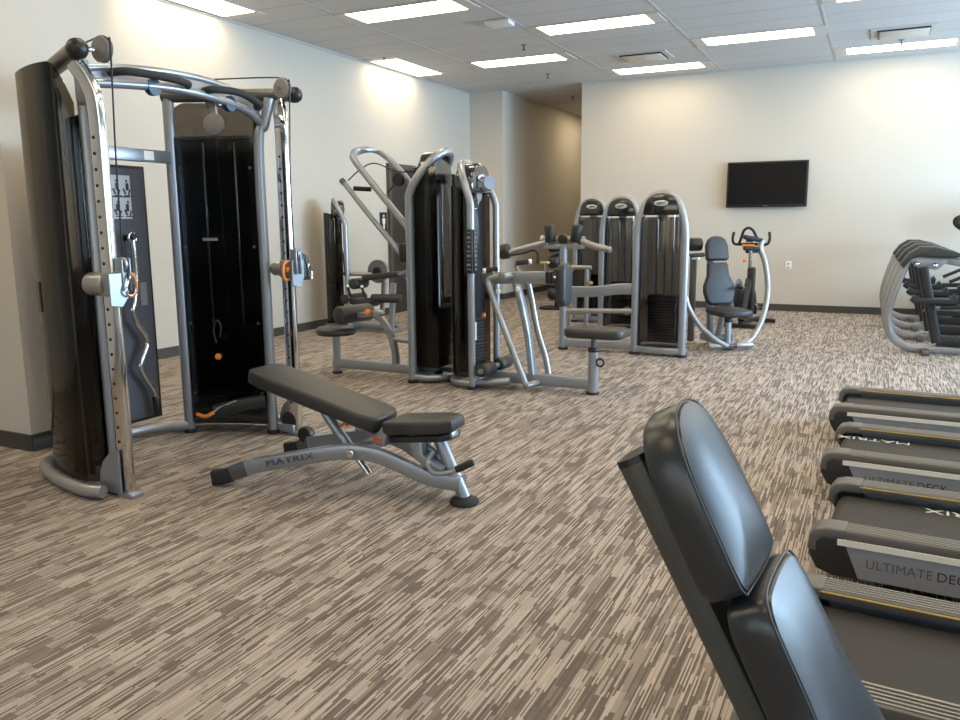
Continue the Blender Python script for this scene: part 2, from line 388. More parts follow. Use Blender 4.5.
ceiling_light(-6.42, 2.4, 'lit ceiling panel over the wall pier outside the photo', rad(90), group='lit ceiling panels outside the photo')
ceiling_light(-5.3, 16.9, 'lit ceiling panel down the hallway hidden by the back wall', rad(90))
def vent(x, y, label):
    t = thing('ceiling_vent', label, 'vent', (x, y, ZC), 0, 'ceiling vents')
    a = MB(); a.box((0, 0, -.006), (.72, .60, .012)); obj('frame', a, mat('vent_white', (.55, .53, .49), .5), t)
    a = MB(); a.box((0, 0, -.02), (.58, .46, .02)); obj('gap', a, BLACK, t)
    a = MB(); a.box((.01, -.02, -.036), (.54, .42, .014), bev=.004); obj('face_plate', a, mat('vent_plate', (.62, .58, .51), .5), t)
vent(-3.10, 11.58, 'square white ceiling vent in the middle of the ceiling'); vent(.11, 11.62, 'white ceiling vent at the upper right')
d = MB().prism([(-.15, -.11), (.15, -.11), (.13, .11), (-.13, .11)], .05, (-4.05, 8.85, ZC-.052), (1, 0, 0), (0, 1, 0), bev=.012)
tag(obj('smoke_detector', d, WHITE), 'flat white detector box on the ceiling', 'detector')
for i, (x, y, lb) in enumerate(((-4.30, 10.13, 'ceiling sprinkler head beyond the white detector box'), (-4.77, 12.2, 'ceiling sprinkler head close to the hallway mouth'),
                                (-5.21, 14.58, 'ceiling sprinkler head inside the hallway'), (-6.34, 9.97, 'ceiling sprinkler head next to the left wall light'), (.10, 12.14, 'ceiling sprinkler head under the right vent'))):
    t = thing('sprinkler', lb, 'sprinkler', (x, y, ZC), 0, 'sprinkler heads')
    obj('escutcheon', MB().lathe([(.035, 0), (.035, -.008), (.016, -.014)]), GREYP, t)
    obj('deflector', MB().cyl((0, 0, -.01), (0, 0, -.07), .009).cyl((0, 0, -.066), (0, 0, -.072), .026), DKSTEEL, t)

# television, outlet, sign, door
t = thing('television', 'flat black television mounted on the back wall', 'television', (-1.58, 13.26, 1.93))
obj('casing', MB().box((0, -.075, 0), (1.17, .05, .685), bev=.008), BLACK, t)
obj('screen', MB().box((0, -.102, .012), (1.12, .006, .62)), SCREEN, t)
obj('wall_bracket', MB().box((0, -.028, 0), (.5, .05, .34), bev=.004), DKSTEEL, t)
obj('logo_mark', MB().box((0, -.1012, -.322), (.06, .003, .010)), GREYP, t)
t = thing('wall_outlet', 'white outlet plate low on the back wall below the television', 'outlet', (-1.21, 13.26, .70))
obj('plate', MB().box((0, -.004, 0), (.085, .008, .135), bev=.002), WHITE, t)
for s in (-1, 1): obj('socket', MB().box((0, -.009, s*.03), (.036, .004, .032), bev=.002), mat('socket_grey', (.45, .45, .44), .4), t)
dr = MB().box((-6.70, 11.07, 1.11), (.05, .94, 2.2)); struct('door_1', dr, DOORM)
df = MB().box((-6.695, 10.57, 1.14), (.06, .06, 2.28)).box((-6.695, 11.57, 1.14), (.06, .06, 2.28)).box((-6.695, 11.07, 2.25), (.06, .94, .06)); obj('door_frame', df, WOODT, bpy.data.objects['door_1'])
obj('door_handle', MB().cyl((-6.675, 11.45, 1.02), (-6.62, 11.45, 1.02), .012).cyl((-6.625, 11.45, 1.02), (-6.625, 11.34, 1.02), .010), CHROME, bpy.data.objects['door_1'])
t = thing('room_sign', 'small black sign with a white figure on the left wall beside the dark door', 'sign', (-6.72, 10.42, 1.40))
obj('plaque', MB().box((.006, 0, 0), (.012, .19, .30), bev=.003), BLACK, t)
fg = MB().prism(ell(.020, .020, 14), .003, (.0122, .0, .095), (0, 1, 0), (0, 0, 1)).prism([(-.04, .06), (.04, .06), (.036, -.02), (.02, -.02), (.018, -.10), (-.018, -.10), (-.02, -.02), (-.036, -.02)], .003, (.0122, 0, 0), (0, 1, 0), (0, 0, 1))
obj('pictogram', fg, WHITE, t)
# ------------------------------------------------------------------ functional trainer (dual cable machine)
FT = thing('cable_machine', 'tall dual tower cable machine with black shrouds and chrome columns by the left pier', 'gym machine', (-3.42, 3.495, 0))
for s in (1, -1):
    fp = (-.166, .637) if s > 0 else (-.130, -.650); rp = (-.705, .425*s); ch = (0, .683*s)
    d = Vector((fp[0]-rp[0], fp[1]-rp[1], 0)).normalized(); nrm = Vector((-d.y, d.x, 0))*s   # outward
    pt = lambda t_, o_, z=0: Vector((rp[0]+(fp[0]-rp[0])*t_+nrm.x*o_, rp[1]+(fp[1]-rp[1])*t_+nrm.y*o_, z))
    # front post leaning over at the top
    obj('front_post', MB().tube(smooth([(fp[0], fp[1], .012), (fp[0], fp[1], 1.0), (fp[0], fp[1], 1.88), (fp[0]+.03, fp[1]+.03*s, 2.02), (fp[0]+.06, fp[1]+.05*s, 2.18)]), .033, 16), STEEL, FT)
    obj('rear_post', MB().tube([(rp[0], rp[1], .012), (rp[0], rp[1], 2.20)], .036, 16), STEEL, FT)
    for q in (fp, rp): obj('foot', MB().cyl((q[0], q[1], 0), (q[0], q[1], .03), .043, 18, bev=.006), RUBBER, FT)
    tt = MB().tube([(rp[0]-.03, rp[1]-.015*s, 2.205), (.0, .775*s, 2.205)], .043, 16)
    tb = obj('top_tube', tt, DKSTEEL, FT)
    obj('end_cap', MB().lathe([(.02, -.01), (.046, -.01), (.05, .02), (.046, .045), (.03, .065), (.006, .072)], (0, .775*s, 2.205), (.895, .44*s, 0)), BLACK, tb)
    # inner smoked panel between the posts, rounded top
    pl = MB(); yv = d
    L = (Vector(fp)-Vector(rp)).length
    pl.prism([(x+L/2, y+1.01) for x, y in rrect(L-.05, 1.88, .03)], .008, pt(0, -.012 if s > 0 else -.012), d, (0, 0, 1), bev=.002, seg=1)
    obj('inner_panel', pl, SMOKE, FT)
    for z in (.28, .75, 1.25, 1.75):
        for tt_ in (.10, .90): obj('panel_screw', MB().cyl(pt(tt_, -.012, z), pt(tt_, -.026, z), .009, 10), DKSTEEL, FT)
    # outer shroud wrapping the back of the stack
    path = [pt(.0, .04), pt(-.07, .08), pt(-.05, .125), pt(.12, .165), pt(.40, .18), pt(.68, .172), pt(.88, .14), pt(.98, .09), pt(1.0, .05)]
    path = smooth([tuple(p) for p in path], 4)
    tops = [2.08+.10*min(1, max(0, (i/len(path)-.12)*5)) if i < len(path)*.75 else 2.18-.22*((i/len(path)-.75)/.25) for i in range(len(path))]
    sh = MB().wallstrip([(p.x, p.y) for p in path], .07, 2.1, -.010*s, tops)
    obj('outer_shroud', sh, SMOKED, FT)
    lin = [pt(-.02, .09), pt(.06, .14), pt(.4, .165), pt(.75, .155), pt(.93, .10)]; lin = smooth([tuple(p) for p in lin], 5)
    obj('shroud_liner', MB().wallstrip([(p.x, p.y) for p in lin], .10, 1.95, -.012*s), BLACK, FT)
    # ring tube around the foot of the shroud
    rg = [pt(0, .02), pt(-.13, .07), pt(-.15, .13), pt(.0, .19), pt(.3, .215), pt(.65, .205), pt(1.0, .165), (-.075, .785*s, 0)]
    rg = [Vector((p[0], p[1], .045)) for p in rg]
    obj('base_ring', MB().tube(smooth(rg, 6), .034, 14), STEEL if s > 0 else STEEL2, FT)
    # foot plate, lower pulley and chrome column
    pp = [(0, 0), (.15, 0), (.15, .05), (.145, .10), (.12, .155), (.07, .20), (.0, .225)]
    q0 = Vector((-.155, .665*s, .02)); dv = Vector((.10, .02*s, 0)).normalized()
    obj('foot_plate', MB().prism([(.14-x, y*1.05) for x, y in reversed(pp)], .012, q0+Vector((0, .05*s, 0)), (1, 0, 0), (0, 0, 1), bev=.002, seg=1), STEEL, FT)
    obj('lower_pulley', MB().lathe([(.01, -.016), (.055, -.016), (.06, -.012), (.052, 0), (.06, .012), (.055, .016), (.01, .016)], (-.05, .672*s, .095), (0, 1, 0)), BLACK, FT)
    obj('column_bracket', MB().box((-.08, .664*s, .045), (.16, .05, .05), bev=.006).box((0, .683*s, .012), (.11, .075, .024), bev=.006), STEEL, FT)
    cc = smooth([(ch[0]-.014, ch[1], .02), (ch[0]-.014, ch[1], .7), (ch[0]-.014, ch[1], 1.5), (ch[0]-.014, ch[1], 1.93), (ch[0]-.03, ch[1]+.015*s, 2.06), (ch[0]-.075, ch[1]+.05*s, 2.165)], 5)
    col = obj('adjustment_column', MB().tube(cc, rect=(.046, .092, .016), up=(1, 0, 0)), CHROME, FT)
    hole = obj('adjustment_hole', MB().cyl((ch[0]-.022, ch[1]-.0256, 0), (ch[0]-.022, ch[1]-.0222, 0), .008, 10), BLACK, col)
    hole.location.z = .22
    for k in range(1, 22):
        c_ = hole.copy(); C.objects.link(c_); c_.parent = col; c_.location.z = .22+k*.076
    # stack: rods, plates, cable
    for o_ in (.30, .66): obj('guide_rod', MB().cyl(pt(o_, .085, .12), pt(o_, .085, 1.92), .011, 12), CHROME, FT)
    ws = MB(T(*pt(.48, .085, 0)[:2], 0, math.atan2(d.y, d.x)))
    for k in range(20): ws.box((0, 0, .13+k*.030), (.36, .10, .026), bev=.003, seg=1)
    obj('weight_stack', ws, PLATE, FT)
    obj('stack_cable', MB().cyl(pt(.48, .10, .75), pt(.48, .06, 2.0), .0045, 8), DKSTEEL, FT)
    obj('stack_pulley', MB().lathe([(.01, -.013), (.062, -.013), (.068, -.009), (.06, 0), (.068, .009), (.062, .013), (.01, .013)], pt(.48, .04, 2.03), nrm), GREYP, FT)
    obj('pulley_hanger', MB().box(pt(.48, .055, 2.10), (.05, .03, .16), bev=.004).box(pt(.48, .07, 2.17), (.12, .05, .06), bev=.006), STEEL2, FT)
    obj('selector_pin', MB().lathe([(.006, 0), (.018, .006), (.022, .018), (.018, .03), (.004, .034)], pt(.42, -.022, .53), -nrm), ORANGE, FT)
    obj('selector_hook', MB().tube(smooth([pt(.40, -.03, .62), pt(.38, -.035, .70), pt(.42, -.04, .77), pt(.47, -.04, .74), pt(.45, -.035, .66)]), .006, 8), BLACK, FT)
    obj('stack_label', MB().box(pt(.40, -.024, 1.30), (.10, .003, .018), (0, 0, math.atan2(d.y, d.x))), GREYP, FT)
    # top pulley and the cable down to the carriage
    pu = obj('top_pulley', MB().lathe([(.008, -.018), (.055, -.018), (.062, -.012), (.052, 0), (.062, .012), (.055, .018), (.008, .018)], (.03, .655*s, 2.225), (0, 1, 0)), GREYP, FT)
    obj('axle', MB().cyl((.03, .60*s, 2.225), (.02, .76*s, 2.21), .012, 10), CHROME, pu)
    obj('cable', MB().tube(smooth([(-.60, .44*s, 2.29), (-.1, .60*s, 2.292), (.03, .655*s, 2.286), (.075, .655*s, 2.265), (.086, .655*s, 2.22), (.062, .655*s, 1.7), (.060, .66*s, 1.18)], 6), .0045, 8), BLACK, FT)
    # carriage riding on the column
    cz = 1.105
    ca = obj('carriage', MB().box((.0, .683*s, cz), (.105, .085, .12), bev=.012), STEEL2 if s < 0 else STEEL, FT)
    obj('swivel_barrel', MB().cyl((-.145, .70*s, cz), (-.02, .69*s, cz), .058 if s < 0 else .045, 20, bev=.012), STEEL2, ca)
    obj('swivel_fork', MB().box((.065, .645*s, cz+.05), (.05, .008, .16), bev=.003).box((.065, .690*s, cz+.05), (.05, .008, .16), bev=.003).lathe([(.004, -.008), (.034, -.008), (.036, 0), (.034, .008), (.004, .008)], (.06, .668*s, cz+.10), (0, 1, 0)), STEEL, ca)
    ob = smooth([(.03, (.683-.045)*s, cz+.05), (.035, (.683-.075)*s, cz+.052), (.035, (.683-.105)*s, cz+.03), (.035, (.683-.11)*s, cz-.02), (.035, (.683-.095)*s, cz-.06), (.03, (.683-.05)*s, cz-.062)], 5)
    obj('release_handle', MB().tube(ob, .009, 10), ORANGE, ca)
    obj('carriage_pin', MB().cyl((.03, (.683-.045)*s, cz), (.03, (.683-.08)*s, cz), .016, 14, bev=.004), ORANGE, ca)
    if s < 0:
        kb = [(.10, .655*s, cz+.055), (.10, .667*s, cz+.02), (.10, .690*s, cz-.03), (.10, .672*s, cz-.055), (.10, .645*s, cz-.05), (.10, .632*s, cz-.02), (.10, .642*s, cz+.03)]
        obj('carabiner', MB().tube(smooth(kb+[kb[0]], 4)[:-1], .006, 8, closed=True), CHROME, ca)
        obj('carriage_plate', MB().prism([(-.05, -.10), (.02, -.11), (.06, -.06), (.06, .06), (-.05, .06)], .01, (.072, .72*s, cz), (0, 1, 0), (0, 0, 1), bev=.003, seg=1), STEEL, ca)
    else:
        for k, (dy, dz) in enumerate(((.075, .10), (.115, .085))):
            obj('strap', MB().tube(smooth([(.03, .683+dy-.03, cz+dz), (.045, .683+dy, cz+dz-.02), (.05, .683+dy+.015, cz-.03), (.045, .683+dy+.012, cz-.075)], 4), rect=(.030, .012, .004), up=(1, 0, 0)), BLACK, ca)
        obj('carabiner', MB().tube(smooth([(.055, .81, cz+.04), (.06, .835, cz-.02), (.06, .83, cz-.07), (.055, .815, cz-.05), (.055, .805, cz), (.055, .81, cz+.035)], 4)[:-1], .005, 8, closed=True), CHROME, ca)
        obj('carriage_plate', MB().prism([(-.06, -.10), (.02, -.12), (.06, -.05), (.06, .06), (-.06, .06)], .01, (.06, .68, cz), (0, 1, 0), (0, 0, 1), bev=.003, seg=1), STEEL, ca)
    # foot block with pull handle
    if s > 0:
        fb = obj('pivot_block', MB().tube([pt(.95, -.05, .235), pt(.75, -.10, .225), pt(.42, -.16, .185)], rect=(.075, .085, .02)), BLACK, FT)
        obj('pull_handle', MB().tube(smooth([pt(.72, -.20, .27), pt(.55, -.215, .235), pt(.45, -.21, .19)], 5), .007, 8), CHROME, fb)
        obj('pull_grip', MB().tube(smooth([pt(.45, -.215, .19), pt(.36, -.22, .165), pt(.25, -.20, .175)], 5), .012, 10), ORANGE, fb)
    else:
        obj('side_label', MB().box(pt(.30, .182, 1.02), (.05, .006, .16), (0, 0, math.atan2(d.y, d.x))), mat('label_dark_grey', (.06, .06, .06), .4), FT)
# rear braces, pull-up bar
obj('rear_brace', MB().box((-.705, 0, 1.82), (.05, .80, .078), bev=.006), STEEL, FT)
obj('brace_white_patch', MB().box((-.679, .22, 1.82), (.002, .075, .055)), WHITE, FT)  # small white patch on the front of the rear brace
obj('lower_brace', MB().tube(smooth([(-.705, -.41, .05), (-.86, -.27, .05), (-.93, 0, .05), (-.86, .27, .05), (-.705, .41, .05)]), .036, 14), STEEL, FT)
ub = smooth([(-.14, -.66, 2.155), (-.10, -.45, 2.185), (-.07, -.15, 2.205), (-.07, .15, 2.20), (-.10, .45, 2.165), (-.15, .64, 2.115)])
lb_ = smooth([(-.14, -.66, 2.085), (-.09, -.45, 2.105), (-.05, -.15, 2.12), (-.05, .15, 2.11), (-.09, .45, 2.08), (-.15, .64, 2.03)])
obj('pull_up_bar', MB().tube(lb_, .024, 12).tube(ub, .020, 12), STEEL, FT)
mid_ = MB(); mid_.sheet([[a+Vector((-.008, 0, 0)), b+Vector((-.008, 0, 0)), b+Vector((.004, 0, 0)), a+Vector((.004, 0, 0))] for a, b in zip(ub, lb_)])
obj('bar_plate', mid_, STEEL, FT)
gp = [(-.08, -.53, 2.145), (-.04, -.52, 2.15), (.0, -.46, 2.155), (.02, -.28, 2.155), (.0, -.10, 2.15), (-.05, -.07, 2.14)]
obj('grip', MB().tube(smooth(gp, 5), .021, 12), RUBBER, FT)
obj('grip', MB().tube(smooth([(x, -y, z-.004-.035*(i > 2)) for i, (x, y, z) in enumerate(reversed(gp))], 5), .021, 12), RUBBER, FT)
for y_, z_ in ((-.28, 2.125), (.28, 2.11)): obj('round_emblem', MB().cyl((-.080, y_, z_-.015), (-.045, y_, z_-.015), .044, 22), BLUE, FT)
# accessory board at the back with exercise chart
bd = obj('accessory_board', MB().box((-.915, .04, .94), (.035, .66, 1.66), bev=.006), BLACK, FT)
obj('board_face', MB().box((-.896, .04, .94), (.006, .62, 1.62)), SLATE, bd)
ct = obj('exercise_chart', MB().box((-.891, .06, 1.57), (.005, .36, .27)), mat('chart_white', (.55, .56, .58), .4), bd)
cx = MB(); random.seed(3)
for r in range(2):
    for c in range(5):
        y0 = -.095+c*.077; z0 = 1.635-r*.13
        cx.box((-.888, y0, z0+.035), (.002, .012, .016)).box((-.888, y0+random.uniform(-.012, .012), z0), (.002, .022, .045)).box((-.888, y0-.02, z0-.03), (.002, .012, .04), (rad(25), 0, 0)).box((-.888, y0+.016, z0-.035), (.002, .010, .035), (rad(-20), 0, 0)).box((-.888, y0+.004, z0-.056), (.002, .058, .006))
cx.box((-.888, .06, 1.572), (.002, .34, .008))
obj('chart_figures', cx, BLACK, ct)
obj('instruction_label', MB().box((-.891, .285, .95), (.004, .05, .15)), GREYP, bd)
obj('hook', MB().cyl((-.90, .17, 1.315), (-.80, .17, 1.325), .018, 12, bev=.004), BLACK, bd)
# curl bar hanging from the board hook
t = thing('curl_bar', 'bent chrome curl bar hanging on the slate board between the cable towers', 'barbell', (-4.245, 3.665, 0))
pts_ = [(0, 0, 1.30), (0, .005, 1.06), (0, -.02, .92), (0, -.04, .855), (0, -.015, .77), (0, .04, .69), (0, .05, .625), (0, .01, .55), (0, -.015, .48), (0, .03, .40), (0, .085, .30), (0, .10, .14)]
obj('shaft', MB().tube(smooth(pts_, 5), .018, 12), CHROME, t)
obj('end_sleeve', MB().cyl((0, .088, .27), (0, .1, .14), .025, 14, bev=.004), BLACK, t)
obj('end_eye', MB().ring((0, 0, 1.315), .028, .008, (1, 0, 0)), CHROME, t)

# ------------------------------------------------------------------ adjustable bench
BN = thing('weight_bench', 'adjustable incline bench with black pads on a grey frame, in front of the cable machine', 'bench', (-2.4, 3.45, 0))
def bl(x, y, z): return (x+2.4, y-3.45, z)
def padmesh(x0, z0, x1, z1, outline, th, bev=.02):
    u = Vector((x1-x0, 0, z1-z0)); L = u.length; u.normalize(); v = Vector((0, 1, 0)); w = u.cross(v)
    return MB().prism(outline(L), -th, bl(x0, 3.45, z0), u, v, bev=bev, seg=4)
bp_ = obj('back_pad', padmesh(-3.055, .618, -2.225, .418, lambda L: [(.0, -.10), (.03, -.132), (.10, -.145), (L-.10, -.145), (L-.03, -.128), (L, -.09), (L, .09), (L-.03, .128), (L-.10, .145), (.10, .145), (.03, .132), (0, .10)], .078), VINYL, BN)
sp_ = obj('seat_pad', padmesh(-2.205, .402, -1.82, .447, lambda L: [(.0, -.10), (.03, -.125), (L*.6, -.13), (L-.06, -.115), (L, -.07), (L, .07), (L-.06, .115), (L*.6, .13), (.03, .125), (0, .10)], .068), VINYL, BN)
obj('seat_base', padmesh(-2.17, .325, -1.835, .368, lambda L: [(.0, -.09), (L-.04, -.09), (L, -.05), (L, .05), (L-.04, .09), (0, .09)], .035, .01), BLACK, BN)
obj('back_base', padmesh(-2.95, .51, -2.26, .344, lambda L: [(0, -.08), (L, -.08), (L, .08), (0, .08)], .02, .006), BLACK, BN)
for s in (-1, 1):
    Y = lambda y: 3.45+s*abs(3.45-y)
    bm_ = smooth([bl(-3.08, Y(3.156), .062), bl(-2.90, Y(3.19), .125), bl(-2.62, Y(3.235), .195), bl(-2.38, Y(3.28), .243), bl(-2.22, Y(3.315), .235), bl(-2.08, Y(3.35), .185), bl(-1.95, Y(3.39), .128), bl(-1.80, Y(3.435), .105)], 5)
    lg = obj('frame_leg', MB().tube(bm_, rect=(.05, .078, .012)), STEEL, BN)
    obj('end_cap', MB().tube([bl(-3.155, Y(3.145), .042), bl(-3.11, Y(3.15), .048), bl(-3.04, Y(3.163), .072)], rect=(.066, .082, .012)), RUBBER, lg)
    obj('sleeve', MB().tube([bl(-3.04, Y(3.163), .076), bl(-2.945, Y(3.182), .112)], rect=(.058, .084, .014)), DKSTEEL, lg)
    obj('sleeve_collar', MB().tube([bl(-2.945, Y(3.182), .112), bl(-2.925, Y(3.185), .118)], rect=(.064, .09, .014)), STEEL, lg)
    obj('pivot_bolt', MB().cyl(bl(-2.33, Y(3.255), .245), bl(-2.33, Y(3.24), .245), .022, 16, bev=.004), CHROME, lg)
    if s < 0:
        text('MATRIX', .046, mat('faded_lettering', (.10, .105, .115), .5), lg, basis(bl(-2.82, 3.172, .150), (.345, .052, .084), (-.2, 0, 1)), sx=1.6, space=1.15, extr=.002)
    else:
        obj('transport_wheel', MB().lathe([(.01, -.025), (.045, -.025), (.05, -.015), (.05, .015), (.045, .025), (.01, .025)], bl(-2.98, 3.72, .16), (0, 1, 0)), BLACK, lg)
obj('rear_post', MB().tube([bl(-1.785, 3.45, .03), bl(-1.935, 3.45, .34)], .033, 16), STEEL, BN)
obj('post_clamp', MB().cyl(bl(-1.97, 3.41, .335), bl(-1.97, 3.49, .335), .034, 16, bev=.006).box(bl(-1.90, 3.45, .345), (.14, .07, .03), (0, rad(-10), 0), bev=.005), STEEL, BN)
obj('rear_foot', MB().lathe([(.07, 0), (.075, .008), (.07, .022), (.045, .032), (.036, .04)], bl(-1.785, 3.45, 0)), RUBBER, BN)
st = obj('incline_strut', MB().tube([bl(-2.63, 3.45, .392), bl(-2.475, 3.45, .205)], .029, 16), STEEL, BN)
obj('strut_rod', MB().cyl(bl(-2.70, 3.45, .478), bl(-2.355, 3.45, .075), .019, 14), CHROME, st)
obj('pull_pin', MB().cyl(bl(-2.55, 3.45, .31), bl(-2.49, 3.45, .345), .009, 10).cyl(bl(-2.50, 3.45, .338), bl(-2.47, 3.45, .356), .018, 14, bev=.004), ORANGE, st)
obj('strut_bracket', MB().prism([(-2.80+2.4, .50), (-2.62+2.4, .455), (-2.64+2.4, .40), (-2.70+2.4, .41)], .06, (0, .03, 0), (1, 0, 0), (0, 0, 1), bev=.004), DKSTEEL, BN)
obj('cross_brace', MB().box(bl(-2.33, 3.45, .245), (.06, .36, .055), bev=.008), STEEL, BN)
obj('seat_rail', MB().tube(smooth([bl(-2.42, 3.45, .315), bl(-2.25, 3.45, .335), bl(-2.05, 3.45, .28), bl(-1.88, 3.45, .205)], 5), rect=(.045, .05, .01)), STEEL, BN)
obj('hinge_plate', MB().prism([(.13, .285), (.205, .27), (.24, .375), (.20, .38)], .20, (0, .10, 0), (1, 0, 0), (0, 0, 1), bev=.004), STEEL, BN)
obj('warning_sticker', MB().box(bl(-2.232, 3.348, .305), (.055, .002, .028), (0, rad(15), 0)), REDW, BN)
obj('seat_ladder', MB().prism([(.34, .345), (.41, .345), (.42, .25), (.53, .19), (.52, .16), (.42, .185), (.36, .24)], .05, (0, -.03, 0), (1, 0, 0), (0, 0, 1), bev=.006), STEEL, BN)
hk = smooth([bl(-1.93, 3.40, .27), bl(-1.95, 3.37, .215), bl(-1.90, 3.34, .175), bl(-1.82, 3.35, .185), bl(-1.775, 3.365, .205)], 5)
hd = obj('carry_handle', MB().tube(hk, .013, 10), STEEL, BN)
obj('handle_grip', MB().cyl(bl(-1.785, 3.362, .20), bl(-1.70, 3.385, .243), .018, 14, bev=.004), RUBBER, hd)
# ------------------------------------------------------------------ weight stack tower shared by the selectorized machines
def tower(root, xf, H, W=.48, D=.36, front=True, upright=.70, r=.031, plates=16, back_open=False, placard=True, lean=.10, bulge=.05):
    z1 = H*upright; hw = W/2
    arch = []
    n = 18
    for k in range(n+1):
        a = PI*k/n; c, s_ = math.cos(a), math.sin(a)
        c = math.copysign(abs(c)**.85, c); arch.append((-hw*c, lean*s_**1.3, z1+(H-r-z1)*s_))
    pts = [(-hw, 0, .02), (-hw, 0, z1*.5)]+arch+[(hw, 0, z1*.5), (hw, 0, .02)]
    obj('arch_frame', MB(xf).tube(pts, r, 14, up=(0, 1, 0)), STEEL, root)
    for sx in (-1, 1): obj('foot', MB(xf).cyl((sx*hw, 0, 0), (sx*hw, 0, .03), r*1.3, 16, bev=.006), RUBBER, root)
    # glossy cap inside the arch
    zc = H*.865; cap = []
    for k in range(17):
        a = PI*k/16; c, s_ = math.cos(a), math.sin(a)
        cap.append((-(hw-.05)*math.copysign(abs(c)**.8, c), zc+(H-.035-zc)*abs(s_)**.9))
    cap[0] = (cap[0][0], zc-.03); cap[-1] = (cap[-1][0], zc-.03)
    cp = obj('head_cap', MB(xf).prism(cap, -.17, (0, -.035+lean*.3, 0), (1, 0, 0), (0, 0, 1), bev=.03, seg=3), GLOSS, root)
    zb = zc+(H-zc)*.38
    obj('badge', MB(xf).prism(ell(.075, .030), .008, (0, -.034+lean*.3, zb), (1, 0, 0), (0, 0, 1), bev=.003), BADGE, cp)
    obj('badge_mark', MB(xf).prism([(-.05, -.006), (-.01, .010), (.045, .012), (.05, .004), (.01, -.002), (-.03, -.012)], .003, (0, -.0415+lean*.3, zb), (1, 0, 0), (0, 0, 1)), LETTER, cp)
    obj('cap_pulley', MB(xf).lathe([(.01, -.012), (.045, -.012), (.05, -.007), (.043, 0), (.05, .007), (.045, .012), (.01, .012)], (0, .05, zc-.045), (0, 1, 0)).box((0, .05, zc-.01), (.05, .03, .06), bev=.005), GREYP, root)
    # stack, rods, cable
    yc = D*.55
    for sx in (-1, 1): obj('guide_rod', MB(xf).cyl((sx*.085, yc, .12), (sx*.085, yc, zc), .010, 10), CHROME, root)
    ws = MB(xf)
    for k in range(plates): ws.box((0, yc, .14+k*.030), (.30, .12, .026), bev=.003, seg=1)
    zt = .14+plates*.030; ws.box((0, yc, zt+.012), (.31, .13, .04), bev=.004)
    obj('weight_stack', ws, PLATE, root)
    obj('stack_cable', MB(xf).cyl((0, yc, zt), (0, yc*.9, zc), .005, 8), BLACK, root)
    # shrouds
    top = z1+(H-z1)*.45
    bp = [(-hw+.02, .05), (-hw+.03, D*.7), (-hw*.55, D), (0, D+.015), (hw*.55, D), (hw-.03, D*.7), (hw-.02, .05)]
    bp = smooth([(x, y, 0) for x, y in bp], 4); m = len(bp)-1
    tz = [top-.10*(abs(i/m-.5)*2)**4 for i in range(m+1)]
    obj('rear_shroud', MB(xf).wallstrip([(p.x, p.y) for p in bp], .10, top, -.006, tz), SMOKER if back_open else SMOKED, root)
    if not back_open: obj('shroud_liner', MB(xf).box((0, D-.03, (top+.1)/2-.05), (W*.74, .01, top-.22), bev=.003), BLACK, root)
    if front:
        fp = [(-hw+.035, -.012), (-hw*.6, -.012-bulge*.7), (0, -.012-bulge), (hw*.6, -.012-bulge*.7), (hw-.045, -.012)]
        fp = smooth([(x, y, 0) for x, y in fp], 4)
        obj('front_shroud', MB(xf).wallstrip([(p.x, p.y) for p in fp], .10, zc-.05, .006), SMOKE, root)
    bs = [(-hw, 0, .05), (-hw+.0, D*.6, .05), (-hw*.5, D+.02, .05), (hw*.5, D+.02, .05), (hw, D*.6, .05), (hw, 0, .05)]
    obj('base_loop', MB(xf).tube(fillet(bs, .12), .030, 12), STEEL, root)
    fb = [(-hw, 0, .06), (-hw*.5, -bulge*.7, .06), (hw*.5, -bulge*.7, .06), (hw, 0, .06)]
    obj('base_rail', MB(xf).tube(fillet(fb, .1), rect=(.05, .07, .012)), STEEL, root)
    if placard:
        pl = obj('placard', MB(xf).box((hw+.002, -r-.003, H*.60), (.052, .008, .33), bev=.002), BLACK, root)
        pm = MB(xf)
        for k in range(8): pm.box((hw+.002, -r-.0075, H*.60+.135-k*.036), (.034 if k % 3 else .022, .0012, .012 if k % 2 else .020))
        obj('placard_icons', pm, GREYP, pl)
def roller(name, a, b, r, parent, m=None): return obj(name, MB().cyl(a, b, r, 22, bev=r*.28), m or VINYL, parent)

# ---- pulldown machine: user side faces the left wall
A = thing('pulldown_machine', 'pulldown machine with looped overhead lever arms and a round stool seat', 'gym machine', (-3.67, 6.25, 0))
tower(A, T(.055, 0, 0, rad(-90)), 2.03, .46, .26, front=True, placard=False, upright=.80, lean=.25, back_open=True, bulge=.0, r=.037)
obj('side_shroud', MB().box((.20, -.205, 1.0), (.22, .006, 1.72), bev=.002), SMOKE, A)
y0, y1 = -.20, .15
yk = [(.06, y0, 1.31), (-.28, y0, 1.68), (-.47, y0, 1.89), (-.545, y0+.03, 1.98), (-.555, y0+.12, 2.03), (-.515, y1-.08, 2.05), (-.44, y1, 2.015), (-.25, y1, 1.85), (.07, y1, 1.49)]
yo = obj('overhead_arm', MB().tube(smooth(yk, 6), rect=(.050, .070, .02), up=(0, 1, 0)), STEEL, A)
ha = obj('lever_arm', MB().tube(smooth([(-.04, -.21, 1.12), (-.36, -.20, 1.45), (-.64, -.185, 1.75)], 4), .024, 12), STEEL, A)
obj('arm_cap', MB().cyl((-.635, -.185, 1.742), (-.67, -.185, 1.78), .028, 14, bev=.006), DKSTEEL, ha)
obj('arm_sleeve', MB().cyl((-.02, -.212, 1.22), (-.02, -.212, 1.06), .045, 16, bev=.008), BLACK, A)
obj('hand_grip', MB().cyl((-.55, -.17, 1.70), (-.40, -.12, 1.69), .021, 14, bev=.004), RUBBER, ha)
